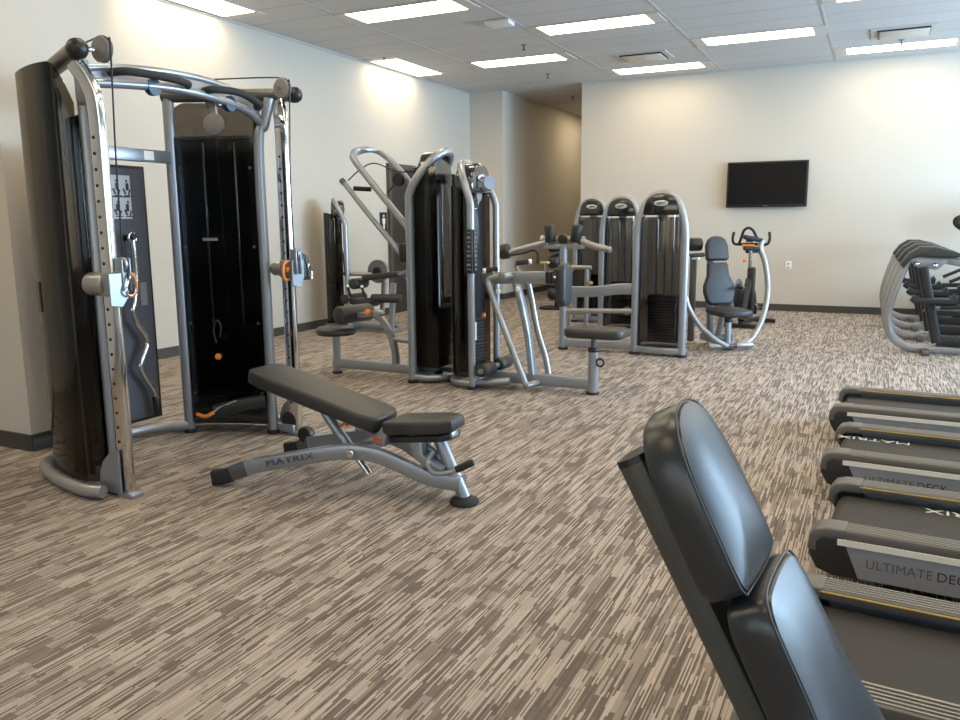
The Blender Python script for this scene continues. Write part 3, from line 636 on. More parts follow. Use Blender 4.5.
obj('link_cord', MB().tube(smooth([(-.60, -.18, 1.77), (-.50, -.14, 1.86), (-.40, -.05, 1.92), (-.22, .05, 1.845), (.0, .1, 1.85)], 5), .006, 8), BLACK, A)
pl_ = obj('overhead_pulley', MB().lathe([(.01, -.015), (.055, -.015), (.06, -.008), (.052, 0), (.06, .008), (.055, .015), (.01, .015)], (-.20, .02, 1.775), (0, 1, 0)), BLACK, A)
obj('pulley_link', MB().cyl((-.22, .02, 1.75), (-.30, -.02, 1.66), .008, 8), BLACK, pl_)
obj('base_beam', MB().tube([(-.86, -.13, .10), (.10, -.13, .10)], rect=(.07, .085, .012)), STEEL, A)
obj('seat_post', MB().tube([(-.83, -.13, .02), (-.83, -.13, .36)], .036, 16), STEEL, A)
obj('foot', MB().cyl((-.83, -.13, 0), (-.83, -.13, .025), .048, 18, bev=.006), RUBBER, A)
obj('seat', MB().lathe([(.10, 0), (.175, .006), (.19, .03), (.185, .058), (.165, .075), (.08, .082), (.01, .083)], (-.83, -.13, .365)), VINYL, A)
obj('knee_post', MB().tube(smooth([(-.18, -.13, .12), (-.185, -.13, .24), (-.22, -.13, .38), (-.29, -.13, .50), (-.36, -.13, .58)], 5), rect=(.055, .07, .015), up=(0, 1, 0)), STEEL, A)
obj('knee_pivot', MB().cyl((-.35, -.175, .575), (-.35, -.085, .575), .045, 18, bev=.008), STEEL, A)
obj('knee_bar', MB().box((-.47, -.13, .575), (.25, .05, .05), (0, rad(-8), 0), bev=.006), STEEL, A)
roller('knee_roller', (-.68, -.30, .57), (-.60, .10, .57), .082, A)
obj('adjustment_knob', MB().cyl((-.43, -.16, .595), (-.43, -.20, .605), .026, 14, bev=.006), ORANGE, A)
obj('link_bar', MB().cyl((-.19, -.13, .36), (.06, -.20, .36), .022, 12), STEEL2, A)

# ---- seated row machine: user side faces right
B = thing('seated_row_machine', 'seated row machine with grey swing levers, chest pad arm and foot rollers', 'gym machine', (-3.0, 6.21, 0))
tower(B, T(0, 0, 0, rad(90)), 1.92, .49, .24, front=False, upright=.80, lean=.17, plates=14, placard=False)
obj('front_pulley', MB().lathe([(.008, -.012), (.055, -.012), (.06, 0), (.055, .012), (.008, .012)], (.05, .0, 1.72), (.8, -.6, 0)), mat('pulley_blue_grey', (.22, .25, .30), .35), B)
pl = obj('placard', MB().box((.037, -.24, 1.16), (.008, .06, .36), bev=.002).box((0, -.282, 1.16), (.055, .008, .36), bev=.002), BLACK, B)
pm = MB()
for k in range(9): pm.box((0, -.2875, 1.31-k*.037), (.034 if k % 3 else .02, .0015, .020 if k % 2 else .011)).box((.0425, -.24, 1.31-k*.037), (.0015, .03 if k % 3 else .02, .020 if k % 2 else .011))
obj('placard_icons', pm, GREYP, pl)
pn = obj('rear_panel', MB().prism([(x, z+1.02) for x, z in rrect(.40, 1.62, .14, 6)], .01, (-.10, 0, 0), (0, 1, 0), (0, 0, 1), bev=.003), BLACK, B)
obj('panel_logo', MB().prism(ell(.06, .055), .004, (-.089, .02, 1.56), (0, 1, 0), (0, 0, 1)), WHITE, pn)
obj('panel_logo_inset', MB().prism(ell(.05, .034), .004, (-.0865, .02, 1.545), (0, 1, 0), (0, 0, 1)), BLACK, pn)  # black oval inset over the lower part of the white logo
obj('panel_window', MB().prism([(x, z) for x, z in ell(.055, .16)], .004, (-.089, .02, 1.34), (0, 1, 0), (0, 0, 1)), SLATE, pn)
obj('selector_pin', MB().lathe([(.005, 0), (.02, .01), (.02, .03), (.005, .036)], (-.05, .05, .60), (1, 0, 0)), ORANGE, B)
obj('weight_label', MB().box((.034, -.24, .50), (.004, .035, .15)), WHITE, B)
obj('support_arm', MB().tube([(-.01, 0, .925), (.575, 0, .945)], rect=(.08, .10, .014)), STEEL, B)
obj('arm_end', MB().box((.60, 0, .945), (.05, .085, .105), bev=.012), BLACK, B)
obj('pad_rod', MB().cyl((.62, 0, .945), (.70, 0, .945), .012, 12), CHROME, B)
pi_ = obj('pull_pin', MB().cyl((.555, 0, .98), (.555, 0, 1.06), .011, 10), CHROME, B)
obj('pin_cap', MB().box((.555, 0, 1.065), (.075, .03, .018), bev=.006), YELLOW, pi_)
obj('chest_pad', MB().prism([(x, z) for x, z in rrect(.22, .35, .07, 5)], .085, (.68, 0, .885), (0, 1, 0), (0, 0, 1), bev=.035, seg=4), VINYL2, B)
obj('base_beam', MB().tube([(.0, 0, .085), (.97, 0, .085)], rect=(.075, .095, .012)), STEEL, B)
obj('centre_strut', MB().tube(smooth([(.30, 0, .89), (.355, 0, .70), (.41, 0, .45), (.45, 0, .12)], 5), rect=(.05, .085, .012), up=(0, 1, 0)), STEEL, B)
lv = obj('lever', MB().tube(smooth([(.20, -.15, .96), (.12, -.17, .93), (.145, -.17, .82), (.25, -.165, .55), (.36, -.16, .28), (.455, -.155, .055)], 5), .026, 12), STEEL2, B)
lv2 = obj('lever', MB().tube(smooth([(.30, .14, .97), (.33, .165, .90), (.36, .17, .78), (.42, .175, .48), (.49, .18, .26), (.525, .18, .10)], 5), .026, 12), STEEL2, B)
obj('lever_foot', MB().cyl((.455, -.17, .055), (.59, .20, .06), .030, 14, bev=.006), STEEL2, B)
obj('hand_grip', MB().cyl((.10, -.17, 1.00), (.19, -.13, 1.015), .021, 12, bev=.004), RUBBER, lv); obj('grip_end', MB().cyl((.075, -.18, .997), (.10, -.17, 1.00), .022, 12, bev=.004), WHITE, lv)
obj('hand_grip', MB().cyl((.24, .13, 1.05), (.34, .17, 1.06), .021, 12, bev=.004), RUBBER, lv2); obj('grip_end', MB().cyl((.34, .17, 1.06), (.365, .18, 1.063), .022, 12, bev=.004), WHITE, lv2)
obj('grip_stem', MB().tube(smooth([(.24, .135, 1.05), (.24, .15, 1.0), (.30, .15, .95)], 4), .012, 10), STEEL2, lv2); obj('grip_stem', MB().tube(smooth([(.14, -.15, 1.0), (.17, -.15, .98), (.20, -.15, .96)], 4), .012, 10), STEEL2, lv)
obj('cross_pivot', MB().cyl((.26, -.18, .95), (.26, .18, .95), .032, 16, bev=.006), STEEL, B)
for (x, y, z) in ((.21, -.12, .83), (.36, -.06, .85)): obj('pivot_cap', MB().lathe([(.02, -.01), (.022, 0), (.015, .012), (.004, .016)], (x, y-.05, z), (0, -1, 0)), WHITE, B)
obj('foot_bar', MB().cyl((.10, -.30, .17), (.10, .30, .17), .022, 12), STEEL, B)
roller('foot_roller', (.10, -.28, .17), (.10, -.06, .17), .055, B); roller('foot_roller', (.10, .06, .17), (.10, .28, .17), .055, B)
obj('stub_tube', MB().cyl((.0, -.22, .055), (.30, -.14, .075), .032, 14, bev=.006), STEEL, B)
obj('seat_post', MB().tube([(.985, -.01, .02), (.985, -.01, .355)], .042, 18), STEEL, B)
obj('foot', MB().cyl((.985, -.01, 0), (.985, -.01, .022), .055, 20, bev=.006), RUBBER, B)
sc = obj('post_collar', MB().cyl((.985, -.01, .35), (.985, -.01, .385), .047, 18, bev=.008), BLACK, B)
obj('seat_shaft', MB().cyl((.985, -.01, .37), (.985, -.01, .49), .022, 14), DKSTEEL, B)
obj('height_knob', MB().ring((1.05, -.03, .27), .030, .009, (0, 1, 0)), BLACK, B)
obj('seat', MB().prism(rrect(.50, .33, .10, 5), .075, (1.01, -.01, .475), (1, 0, 0), (0, 1, 0), bev=.025, seg=4), VINYL, B)

# ---- rear delt / fly machine with the frontmost arched tower
FL = thing('fly_machine', 'fly machine with arched smoked tower and a post carrying two upright roller pads', 'gym machine', (-3.06, 8.33, 0))
tower(FL, T(1.06, -.02, 0, rad(-3)), 1.715, .505, .30, lean=.02, front=True, back_open=True, placard=False, plates=15, r=.042)
obj('post', MB().tube([(0, 0, .02), (0, 0, 1.14)], .042, 16), STEEL, FL)
obj('foot', MB().cyl((0, 0, 0), (0, 0, .025), .055, 18, bev=.006), RUBBER, FL)
obj('base_beam', MB().tube([(0, 0, .07), (.85, .02, .085)], rect=(.07, .085, .012)), STEEL, FL)
obj('lower_bar', MB().cyl((0, 0, .43), (.86, .02, .455), .025, 12), STEEL2, FL)
obj('main_arm', MB().tube(smooth([(.0, 0, .64), (.35, .0, .65), (.62, .01, .685), (.86, .02, .69)], 4), rect=(.075, .115, .012)), STEEL, FL)
obj('crossbar', MB().box((0, 0, 1.125), (.46, .06, .045), bev=.006), STEEL, FL)
obj('pivot_bar', MB().cyl((-.24, 0, 1.21), (.24, 0, 1.21), .028, 14, bev=.006), STEEL2, FL)
obj('pivot_hub', MB().cyl((0, -.07, 1.21), (0, .05, 1.21), .05, 18, bev=.01), BLACK, FL)
for s in (-1, 1):
    roller('roller_pad', (s*.155-.012*s, -.03, 1.17), (s*.155+.008*s, -.03, 1.36), .060, FL, BLACK)
    ar = [(s*.20, -.01, 1.19), (s*.34, -.03, 1.14), (s*.52, -.06, 1.10)] if s > 0 else [(s*.20, -.01, 1.17), (s*.40, -.03, 1.12), (s*.62, -.06, 1.06)]
    m_ = obj('swing_arm', MB().tube(smooth(ar, 4), .034, 14), STEEL2, FL)
    e = ar[-1]
    if s < 0:
        obj('elbow_pad', MB().cyl((e[0]-.12, e[1], e[2]+.0), (e[0], e[1], e[2]+.02), .085, 20, bev=.025), BLACK, m_)
        obj('hand_lever', MB().tube(smooth([(e[0]+.03, e[1]-.04, e[2]-.03), (e[0]+.2, e[1]-.05, e[2]), (e[0]+.31, e[1]-.05, e[2]+.03), (e[0]+.36, e[1]-.05, e[2]-.02), (e[0]+.36, e[1]-.05, e[2]-.12)], 4), .014, 10), BLACK, m_)
    else: obj('elbow_pad', MB().cyl((e[0], e[1], e[2]), (e[0]+.03, e[1], e[2]-.005), .036, 14, bev=.008), STEEL2, m_)
obj('roller_nut', MB().cyl((-.27, 0, 1.22), (-.24, 0, 1.21), .034, 14, bev=.006), WHITE, FL)
obj('seat_bracket', MB().box((.82, .0, .44), (.05, .06, .50), bev=.006), DKSTEEL, FL)

# ---- chest press with a charcoal two piece backrest and long curved arms
CP = thing('chest_press', 'chest press machine with charcoal padded seat and long curved silver arms', 'gym machine', (-1.455, 9.08, 0))
fx = Vector((.60, -.80, 0)).normalized(); lx = Vector((fx.y, -fx.x, 0))*-1   # facing, and lateral to the right
def cp(f, l, z): return tuple(fx*f+lx*l+Vector((0, 0, z)))
def padat(name, f0, z0, f1, z1, outl, th, m, parent):
    a, b = Vector(cp(f0, 0, z0)), Vector(cp(f1, 0, z1)); v = (b-a); L = v.length; v.normalize()
    return obj(name, MB().prism(outl(L), th, a, lx, v, bev=.03, seg=4), m, parent)
padat('backrest', -.16, .46, -.265, .925, lambda L: [(-.115, 0), (.115, 0), (.16, .04), (.185, .14), (.18, .22), (.13, .33), (.12, L-.02), (.10, L), (-.10, L), (-.12, L-.02), (-.13, .33), (-.18, .22), (-.185, .14), (-.16, .04)], .075, VINYL2, CP)
padat('headrest', -.265, .945, -.32, 1.215, lambda L: [(-.11, 0), (.11, 0), (.135, .02), (.13, L*.62), (.105, L*.85), (.06, L*.97), (0, L), (-.06, L*.97), (-.105, L*.85), (-.13, L*.62), (-.135, .02)], .075, VINYL2, CP)
sm = MB(Matrix(((fx.x, lx.x, 0, 0), (fx.y, lx.y, 0, 0), (0, 0, 1, 0), (0, 0, 0, 1))))
sm.prism([(-.16, -.15), (.10, -.19), (.30, -.16), (.34, -.08), (.34, .08), (.30, .16), (.10, .19), (-.16, .15)], .075, (0, 0, .375), (1, 0, 0), (0, 1, 0), bev=.025, seg=4)
obj('seat', sm, VINYL, CP)
obj('back_post', MB().tube([cp(-.32, 0, .03), cp(-.36, 0, .60), cp(-.40, 0, 1.08)], rect=(.05, .08, .012), up=(1, 0, 0)), STEEL, CP)
obj('seat_post', MB().tube([cp(.10, 0, .015), cp(.08, 0, .36)], .036, 16), STEEL, CP); obj('post_collar', MB().cyl(cp(.085, 0, .30), cp(.083, 0, .35), .044, 16, bev=.008), BLACK, CP)
obj('foot', MB().cyl(cp(.10, 0, 0), cp(.10, 0, .02), .05, 18, bev=.006), RUBBER, CP)
obj('seat_strut', MB().tube([cp(-.24, .05, .10), cp(-.14, .05, .38)], .035, 14), STEEL, CP)
obj('base_beam', MB().tube([cp(-.42, 0, .07), cp(.12, 0, .07)], rect=(.06, .08, .012)), STEEL, CP)
obj('cross_beam', MB().tube([(-.30, .26, .09), (.06, .24, .09)], rect=(.06, .085, .012)), STEEL, CP)
obj('rear_frame', MB().box(cp(-.40, -.20, .52), (.07, .07, .98), bev=.012), DKSTEEL, CP)
obj('roller_pad', MB().cyl(cp(-.40, -.26, 1.13), cp(-.38, -.12, 1.13), .075, 20, bev=.02), BLACK, CP)
obj('range_knob', MB().cyl(cp(-.34, -.24, .98), cp(-.26, -.20, .985), .022, 12, bev=.005), WHITE, CP)
obj('seat_lever', MB().cyl(cp(-.12, .19, .66), cp(.02, .20, .665), .018, 12, bev=.004), BLACK, CP)
for s in (-1, 1):
    if s > 0: ap = [cp(.16, .14, .055), cp(.12, .28, .13), cp(.06, .42, .33), cp(.0, .50, .62), cp(-.06, .49, .92), cp(-.10, .445, 1.08), cp(-.11, .465, 1.17)]
    else: ap = [cp(.20, -.06, .05), cp(.16, -.20, .14), cp(.10, -.36, .30), cp(.04, -.47, .52), cp(.0, -.49, .80), cp(-.04, -.45, 1.02)]
    a_ = obj('press_arm', MB().tube(smooth(ap, 6), .031, 14), STEEL2, CP)
    e = ap[5] if s > 0 else ap[-1]
    obj('handle', MB().cyl(e, Vector(e)-lx*s*.20+Vector((0, 0, .01)), .024, 14, bev=.005), RUBBER, a_)
    if s > 0: obj('upper_handle', MB().cyl(ap[6], Vector(ap[6])-lx*.22+Vector((0, 0, .045)), .026, 14, bev=.005), RUBBER, a_)
    obj('arm_foot', MB().cyl(cp(.17, s*.05, .055), cp(.16, s*.26, .055), .034, 14, bev=.008), STEEL2, a_)
obj('pivot_shaft', MB().cyl(cp(.17, -.2, .055), cp(.17, .2, .055), .02, 12), DKSTEEL, CP)

# ---- indoor cycle behind the chest press
BK = thing('spin_bike', 'black indoor exercise bike with horned handlebar, behind the chest press', 'exercise bike', (-1.50, 11.2, 0), rad(-8))
obj('handlebar', MB().tube(smooth([(-.23, .0, 1.24), (-.24, -.01, 1.14), (-.20, -.02, 1.08), (-.05, -.02, 1.085), (.05, -.02, 1.085), (.20, -.02, 1.08), (.24, -.01, 1.14), (.23, 0, 1.24)], 4), .018, 10), RUBBER, BK)
obj('loop_bar', MB().tube(smooth([(-.15, -.02, 1.09), (-.10, -.10, 1.17), (-.06, -.14, 1.26), (0, -.15, 1.295), (.06, -.14, 1.26), (.10, -.10, 1.17), (.15, -.02, 1.09)], 5), .018, 10), RUBBER, BK)
obj('console', MB().box((0, -.06, 1.15), (.09, .05, .08), bev=.01), BLACK, BK)
obj('bar_clamp', MB().box((-.02, -.02, 1.06), (.16, .08, .05), bev=.01), ORANGE, BK)
obj('bar_post', MB().tube([(0, 0, .55), (0, 0, 1.06)], .024, 12), CHROME, BK)
obj('seat_post', MB().tube([(-.10, .35, .5), (-.10, .35, .95)], .020, 12), STEEL2, BK)
obj('saddle', MB().prism([(-.03, -.14), (.03, -.14), (.045, 0), (.10, .10), (.08, .14), (-.08, .14), (-.10, .10), (-.045, 0)], .06, (-.10, .36, .95), (1, 0, 0), (0, 1, 0), bev=.02, seg=3), BLACK, BK)
obj('frame', MB().tube(smooth([(.0, -.28, .10), (.0, -.10, .45), (.0, 0, .62)], 4), rect=(.07, .09, .02), up=(1, 0, 0)).tube(smooth([(0, 0, .56), (0, .18, .40), (-.03, .40, .14)], 4), rect=(.07, .09, .02), up=(1, 0, 0)).box((.02, .02, .46), (.09, .12, .64), bev=.02), BLACK, BK)
obj('flywheel', MB().lathe([(.04, -.014), (.21, -.014), (.235, -.02), (.235, .02), (.21, .014), (.04, .014)], (-.12, -.14, .40), (1, 0, 0), 32), STEEL2, BK)
obj('flywheel_guard', MB().lathe([(.05, -.02), (.17, -.02), (.17, .02), (.05, .02)], (-.12, -.14, .40), (1, 0, 0), 28), BLACK, BK)
obj('brake_knob', MB().lathe([(.005, 0), (.028, .01), (.028, .04), (.005, .05)], (-.06, -.03, .84)), ORANGE, BK)
for y, w in ((-.30, .42), (.45, .50)): obj('stabilizer', MB().box((0, y, .035), (w, .07, .05), bev=.01).cyl((-w/2, y, .025), (-w/2+.02, y, .025), .025, 12).cyl((w/2-.02, y, .025), (w/2, y, .025), .025, 12), BLACK, BK)
obj('base_bar', MB().box((0, .07, .06), (.06, .76, .05), bev=.008), BLACK, BK)
for s in (-1, 1):
    ck = obj('crank', MB().cyl((s*.08, .05, .30), (s*.10, .05+.12*s, .22), .013, 10), CHROME, BK)
    obj('pedal', MB().box((s*.16, .05+.12*s, .22), (.10, .09, .025), bev=.006), BLACK, ck)

# ---- two arched towers behind the fly machine
def rear_machine(x, y, label, H, with_frame):
    r = thing('weight_machine', label, 'gym machine', (x, y, 0))
    tower(r, Matrix(), H, .47, .36, lean=.02, r=.040, front=True, placard=True, back_open=True, plates=16)
    if with_frame:
        fr = MB()
        for xx in (-.12, .14): fr.tube([(xx, -.62, .02), (xx, -.62, .80)], .028, 12)
        fr.tube([(-.19, -.62, .80), (.20, -.62, .80)], .026, 12).tube([(-.12, -.62, .50), (.14, -.62, .50)], .022, 12).tube([(-.12, -.62, .20), (.14, -.62, .20)], .022, 12)
        obj('handle_frame', fr, STEEL2, r)
        obj('frame_rail', MB().tube([(-.0, -.62, .20), (0, .0, .10)], rect=(.05, .06, .01)), STEEL, r)
        obj('back_pad', MB().prism(rrect(.24, .36, .06), .07, (.02, -.45, .60), (1, 0, 0), (0, 0, 1), bev=.025, seg=3), VINYL, r)
        obj('adjustment_knob', MB().cyl((.20, -.60, .60), (.20, -.65, .60), .022, 12, bev=.004), YELLOW, r)
    else:
        obj('lower_pulley', MB().lathe([(.01, -.01), (.05, -.01), (.05, .01), (.01, .01)], (.12, -.10, .32), (0, 1, 0)), GREYP, r)
    return r
rear_machine(-2.80, 9.62, 'black arched weight tower directly behind the fly machine, middle one of three towers', 1.715, False)
rear_machine(-3.53, 10.72, 'black arched weight tower farthest from the camera, leftmost of the three towers', 1.735, True)

# ---- upright stand of black balls near the hallway mouth
SD = thing('ball_stand', 'narrow black upright stand holding dark balls, half hidden behind the fly machine post', 'stand', (-4.62, 12.2, 0))
obj('base', MB().prism(rrect(.46, .40, .10), .04, (0, 0, 0), (1, 0, 0), (0, 1, 0), bev=.01), BLACK, SD)
obj('upright', MB().box((0, .08, .55), (.07, .05, 1.03), bev=.01), BLACK, SD)
for k in range(4):
    obj('cradle', MB().ring((0, -.06, .155+k*.25), .075, .010, (0, 0, 1)), DKSTEEL, SD)
ball0 = None
for k, lb in enumerate(('lowest dark ball on the narrow stand', 'second dark ball from the bottom of the narrow stand', 'third dark ball from the bottom of the narrow stand', 'topmost dark ball on the narrow stand')):
    if ball0 is None:
        ball0 = obj('exercise_ball', MB().lathe([(.115*math.sin(PI*i/14), -.115*math.cos(PI*i/14)) for i in range(15)], n=26), BLACK); o = ball0
    else: o = ball0.copy(); C.objects.link(o)
    o.location = (-4.62, 12.14, .252+k*.25); tag(o, lb, 'ball', 'balls on the stand')

# ---- leg curl machine by the left wall
J = thing('leg_machine', 'leg machine against the left wall with tall dark tower, sloped pad and rollers', 'gym machine', (-6.26, 8.8, 0))
tower(J, T(0, 0, 0, rad(125)), 1.72, .44, .26, front=False, placard=False, upright=.80, lean=.14)
obj('thigh_pad', MB().prism([(0, -.17), (.52, -.15), (.56, -.10), (.56, .10), (.52, .15), (0, .17), (-.04, .12), (-.04, -.12)], .075, (.36, .0, .66), (.98, 0, .12), (0, 1, 0), bev=.025, seg=4), VINYL, J)
roller('roller', (.10, -.24, .42), (.10, .24, .42), .06, J); roller('roller', (.55, -.26, .455), (.95, -.20, .455), .055, J); roller('roller', (.22, -.2, .62), (.22, .1, .62), .07, J)
obj('cam_wheel', MB().lathe([(.03, -.02), (.14, -.02), (.155, -.026), (.155, .026), (.14, .02), (.03, .02)], (.33, .25, .76), (0, 1, 0), 28), GREYP, J)
obj('cam_hub', MB().cyl((.33, .20, .76), (.33, .235, .76), .06, 20, bev=.008), BLACK, J)
obj('cam_wheel', MB().lathe([(.02, -.015), (.08, -.015), (.08, .015), (.02, .015)], (.74, .35, .72), (0, 1, 0), 24), GREYP, J)
obj('upper_bar', MB().cyl((.0, -.15, .75), (.42, -.05, .74), .025, 12), STEEL2, J)
obj('front_strut', MB().tube([(.78, -.10, .64), (.73, -.10, .02)], rect=(.06, .07, .012), up=(1, 0, 0)), STEEL, J)
obj('middle_strut', MB().tube([(.50, .12, .64), (.44, .12, .10)], rect=(.05, .06, .012), up=(1, 0, 0)), STEEL2, J)
obj('base_beam', MB().tube([(.0, 0, .06), (.78, 0, .06)], rect=(.06, .08, .012)), STEEL, J)
obj('front_foot', MB().box((.74, 0, .03), (.07, .46, .05), bev=.008), STEEL2, J)
obj('seat_block', MB().prism([(.10, .44), (.42, .40), (.60, .50), (.50, .54), (.30, .50), (.12, .52)], .26, (0, .08, -.08), (1, 0, 0), (0, 0, 1), bev=.02), VINYL, J)
for x, z in ((.16, .58), (.38, .58)):
    g_ = obj('hand_grip', MB().cyl((x+.03, -.2, z-.12), (x, -.22, z), .017, 12, bev=.004), RUBBER, J); obj('grip_end', MB().lathe([(.01, 0), (.022, .01), (.015, .03), (.004, .034)], (x, -.22, z)), WHITE, g_)
obj('handle_strap', MB().tube(smooth([(.04, -.2, 1.12), (.10, -.2, .95), (.12, -.2, .72)], 4), .016, 8), BLACK, J)
# ------------------------------------------------------------------ row of ellipticals by the back wall (right edge)
EL = thing('elliptical', 'silver framed elliptical trainer nearest the camera in the row at the right edge', 'elliptical', (.5, 9.6, 0), 0, 'ellipticals in a row')
path = [(1.55, .045), (.60, .040), (-.02, .040), (-.14, .055), (-.25, .11), (-.325, .21), (-.355, .33), (-.345, .48), (-.31, .64), (-.265, .80), (-.215, .945), (-.17, 1.0), (-.06, 1.015), (.10, .985), (.30, .95), (.75, .86)]
sp_ = smooth([(x, 0, z) for x, z in path], 4)
obj('loop_frame', MB().tube(sp_[4:], rect=(.085, .055, .022), up=(0, 1, 0)), STEEL2, EL)
bw = smooth([(x, .0, z) for x, z in path[5:10]], 4)
obj('shroud_band', MB().tube([p+Vector((.010, 0, 0)) for p in bw], rect=(.020, .16, .008), up=(0, 1, 0)), STEEL2, EL)
cv = [(-.275, .93), (-.20, 1.045), (-.10, 1.115), (.04, 1.115), (.20, 1.075), (.30, 1.03), (.22, 1.00), (.05, 1.005), (-.10, 1.02), (-.18, .985), (-.24, .89)]
obj('top_cover', MB().prism(cv, .26, (0, .13, 0), (1, 0, 0), (0, 0, 1), bev=.02, seg=3), mat('cover_charcoal', (.035, .034, .034), .45), EL)
br = obj('pivot_bracket', MB().prism([(-.20, .98), (-.12, .90), (.06, .875), (.10, .90), (.16, .97), (.05, 1.01), (-.12, 1.01)], .10, (0, .05, 0), (1, 0, 0), (0, 0, 1), bev=.01), STEEL, EL)
for x, z in ((-.125, .935), (.045, .92)): obj('bolt', MB().lathe([(.02, 0), (.024, .006), (.016, .014), (.004, .018)], (x, -.05, z), (0, -1, 0)), CHROME, br)
obj('drive_post', MB().tube([(-.06, 0, .90), (.12, 0, .12)], rect=(.10, .16, .03), up=(0, 1, 0)), BLACK, EL)
obj('linkage', MB().tube([(.12, 0, .14), (.95, 0, .12)], rect=(.12, .10, .02)), BLACK, EL)
obj('crossbar_foot', MB().box((.02, 0, .028), (.07, .46, .056), bev=.012), DKSTEEL, EL)
for s, x, z in ((-1, .02, .50), (1, .16, .36)):
    ar = obj('pedal_arm', MB().tube(smooth([(x+.95, s*.13, .52), (x+.55, s*.13, z+.02), (x+.1, s*.13, z)], 4), rect=(.045, .055, .012)), BLACK, EL)
    obj('pedal', MB().prism([(-.20, .0), (-.17, .06), (-.12, .03), (.16, .03), (.20, .08), (.23, .03), (.22, -.02), (-.16, -.03)], .17, (x+.02, s*.13+.085, z+.06), (1, 0, 0), (0, 0, 1), bev=.012), BLACK, ar)
obj('crank_link', MB().tube([(.35, -.10, .62), (.95, -.10, .92)], .022, 12), BLACK, EL)
for s in (-1, 1): obj('hand_lever', MB().tube(smooth([(1.05, s*.27, .55), (.80, s*.27, .95), (.50, s*.26, 1.20), (.26, s*.24, 1.30), (.21, s*.22, 1.38), (.30, s*.18, 1.44)], 5), .021, 12), RUBBER, EL)
obj('front_housing', MB().prism([(.95, .03), (1.75, .03), (1.80, .30), (1.60, .75), (1.30, .80), (1.0, .45)], .36, (0, .18, 0), (1, 0, 0), (0, 0, 1), bev=.05, seg=3), BLACK, EL)
obj('console_mast', MB().tube(smooth([(1.55, 0, .7), (1.50, 0, 1.1), (1.46, 0, 1.42)], 4), rect=(.09, .07, .02), up=(0, 1, 0)), STEEL, EL)
obj('console', MB().box((1.40, 0, 1.50), (.07, .46, .34), (0, rad(-18), 0), bev=.02), BLACK, EL)
def dup(root, loc, label, rotz=None, shift=0):
    r = root.copy(); C.objects.link(r); r.location = loc; r['label'] = label
    if rotz is not None: r.rotation_euler = (0, 0, rotz)
    for ch in list(root.children):
        c = ch.copy(); C.objects.link(c); c.parent = r
        for g in ch.children:
            d = g.copy(); C.objects.link(d); d.parent = c
            if g.name.startswith('lettering') and shift and ch.name.startswith('belt'): d.location.x += shift
        if ch.name.startswith('hand_lever') and shift: c.location.x += shift
    return r
for k, lb in enumerate(('silver framed elliptical trainer second from the camera at the right edge', 'silver framed elliptical trainer third from the camera at the right edge', 'silver framed elliptical trainer farthest from the camera, next to the back wall')):
    dup(EL, (.49-.01*k, 10.62+1.0*k, 0), lb, shift=.35)

# ------------------------------------------------------------------ treadmills
TM = thing('treadmill', 'nearest treadmill, at the lower right corner beside the padded backrest', 'treadmill', (-.225, 2.37, 0), rad(-4), 'treadmills in a row')
LN = 2.0
def cap_outline(): return [(0, .13), (.0, .20), (.015, .235), (.05, .25), (.13, .25), (.13, .075), (.06, .075), (.02, .095)]
for s in (-1, 1):
    y0 = s*.30
    rl = obj('side_rail', MB().box((.10+(LN-.1)/2, s*.30, .2325), (LN-.10, .105, .035), bev=.008), RAILG, TM)
    gr = MB()
    for k in range(5): gr.box((.10+(LN-.1)/2, s*.30-.036+.018*k, .2512), (LN-.11, .006, .004))
    obj('grip_ribs', gr, mat('rail_rib', (.27, .25, .22), .5), rl)
    obj('yellow_stripe', MB().box((.10+(LN-.1)/2, s*.2455, .243), (LN-.10, .004, .004)), YELLOW, rl)
    obj('end_cap', MB().prism([(x, z) for x, z in ((-.005, .16), (0, .215), (.02, .243), (.06, .254), (.125, .254), (.125, .215), (.05, .212), (.03, .19), (.03, .15))], .115, (0, s*.30+.0575, 0), (1, 0, 0), (0, 0, 1), bev=.010, seg=3), RAILG, rl)
    pn = obj('side_panel', MB().prism([(.10, .215), (LN, .215), (LN, .07), (.17, .07)], .02, (0, s*.34+.01, 0), (1, 0, 0), (0, 0, 1), bev=.004, seg=1), SIDE, TM)
    obj('panel_end', MB().prism([(.0, .14), (.0, .20), (.03, .222), (.12, .222), (.185, .065), (.09, .065), (.03, .085)], .035, (0, s*.337+.0175, 0), (1, 0, 0), (0, 0, 1), bev=.012, seg=3), BLACK, TM)
    obj('silver_edge', MB().box((.10+(LN-.1)/2, s*.354, .205), (LN-.10, .008, .024), bev=.001, seg=1), SILVER, pn)
    if s < 0:
        mw = basis((.20, -.3505, .135), (1, 0, 0), (0, 0, 1))
        text('ULTIMATE', .050, LETTERG, pn, mw, sx=.92, space=1.05)
        text('DECK', .050, LETTER, pn, basis((.43, -.3505, .135), (1, 0, 0), (0, 0, 1)), sx=.95, space=1.05)
bt = MB(); pr_ = [(.075+.0, .165), (.055, .150), (.045, .125), (.055, .10), (.075, .085)]
bt.prism([(.08, .198), (.055, .190), (.040, .170), (.036, .145), (.045, .12), (.08, .105), (LN, .105), (LN, .198)], .49, (0, .245, 0), (1, 0, 0), (0, 0, 1))
blt = obj('belt', bt, BELT, TM)
text('MATRIX', .075, WHITE, blt, basis((1.36, .205, .1985), (-1, 0, 0), (0, -1, 0)), sx=1.35)
obj('deck_frame', MB().box((1.05, 0, .09), (1.86, .56, .05), bev=.006), BLACK, TM)
for x in (.30, 1.75):
    for s in (-1, 1): obj('foot', MB().cyl((x, s*.27, 0), (x, s*.27, .07), .030, 16, bev=.005), RUBBER, TM)
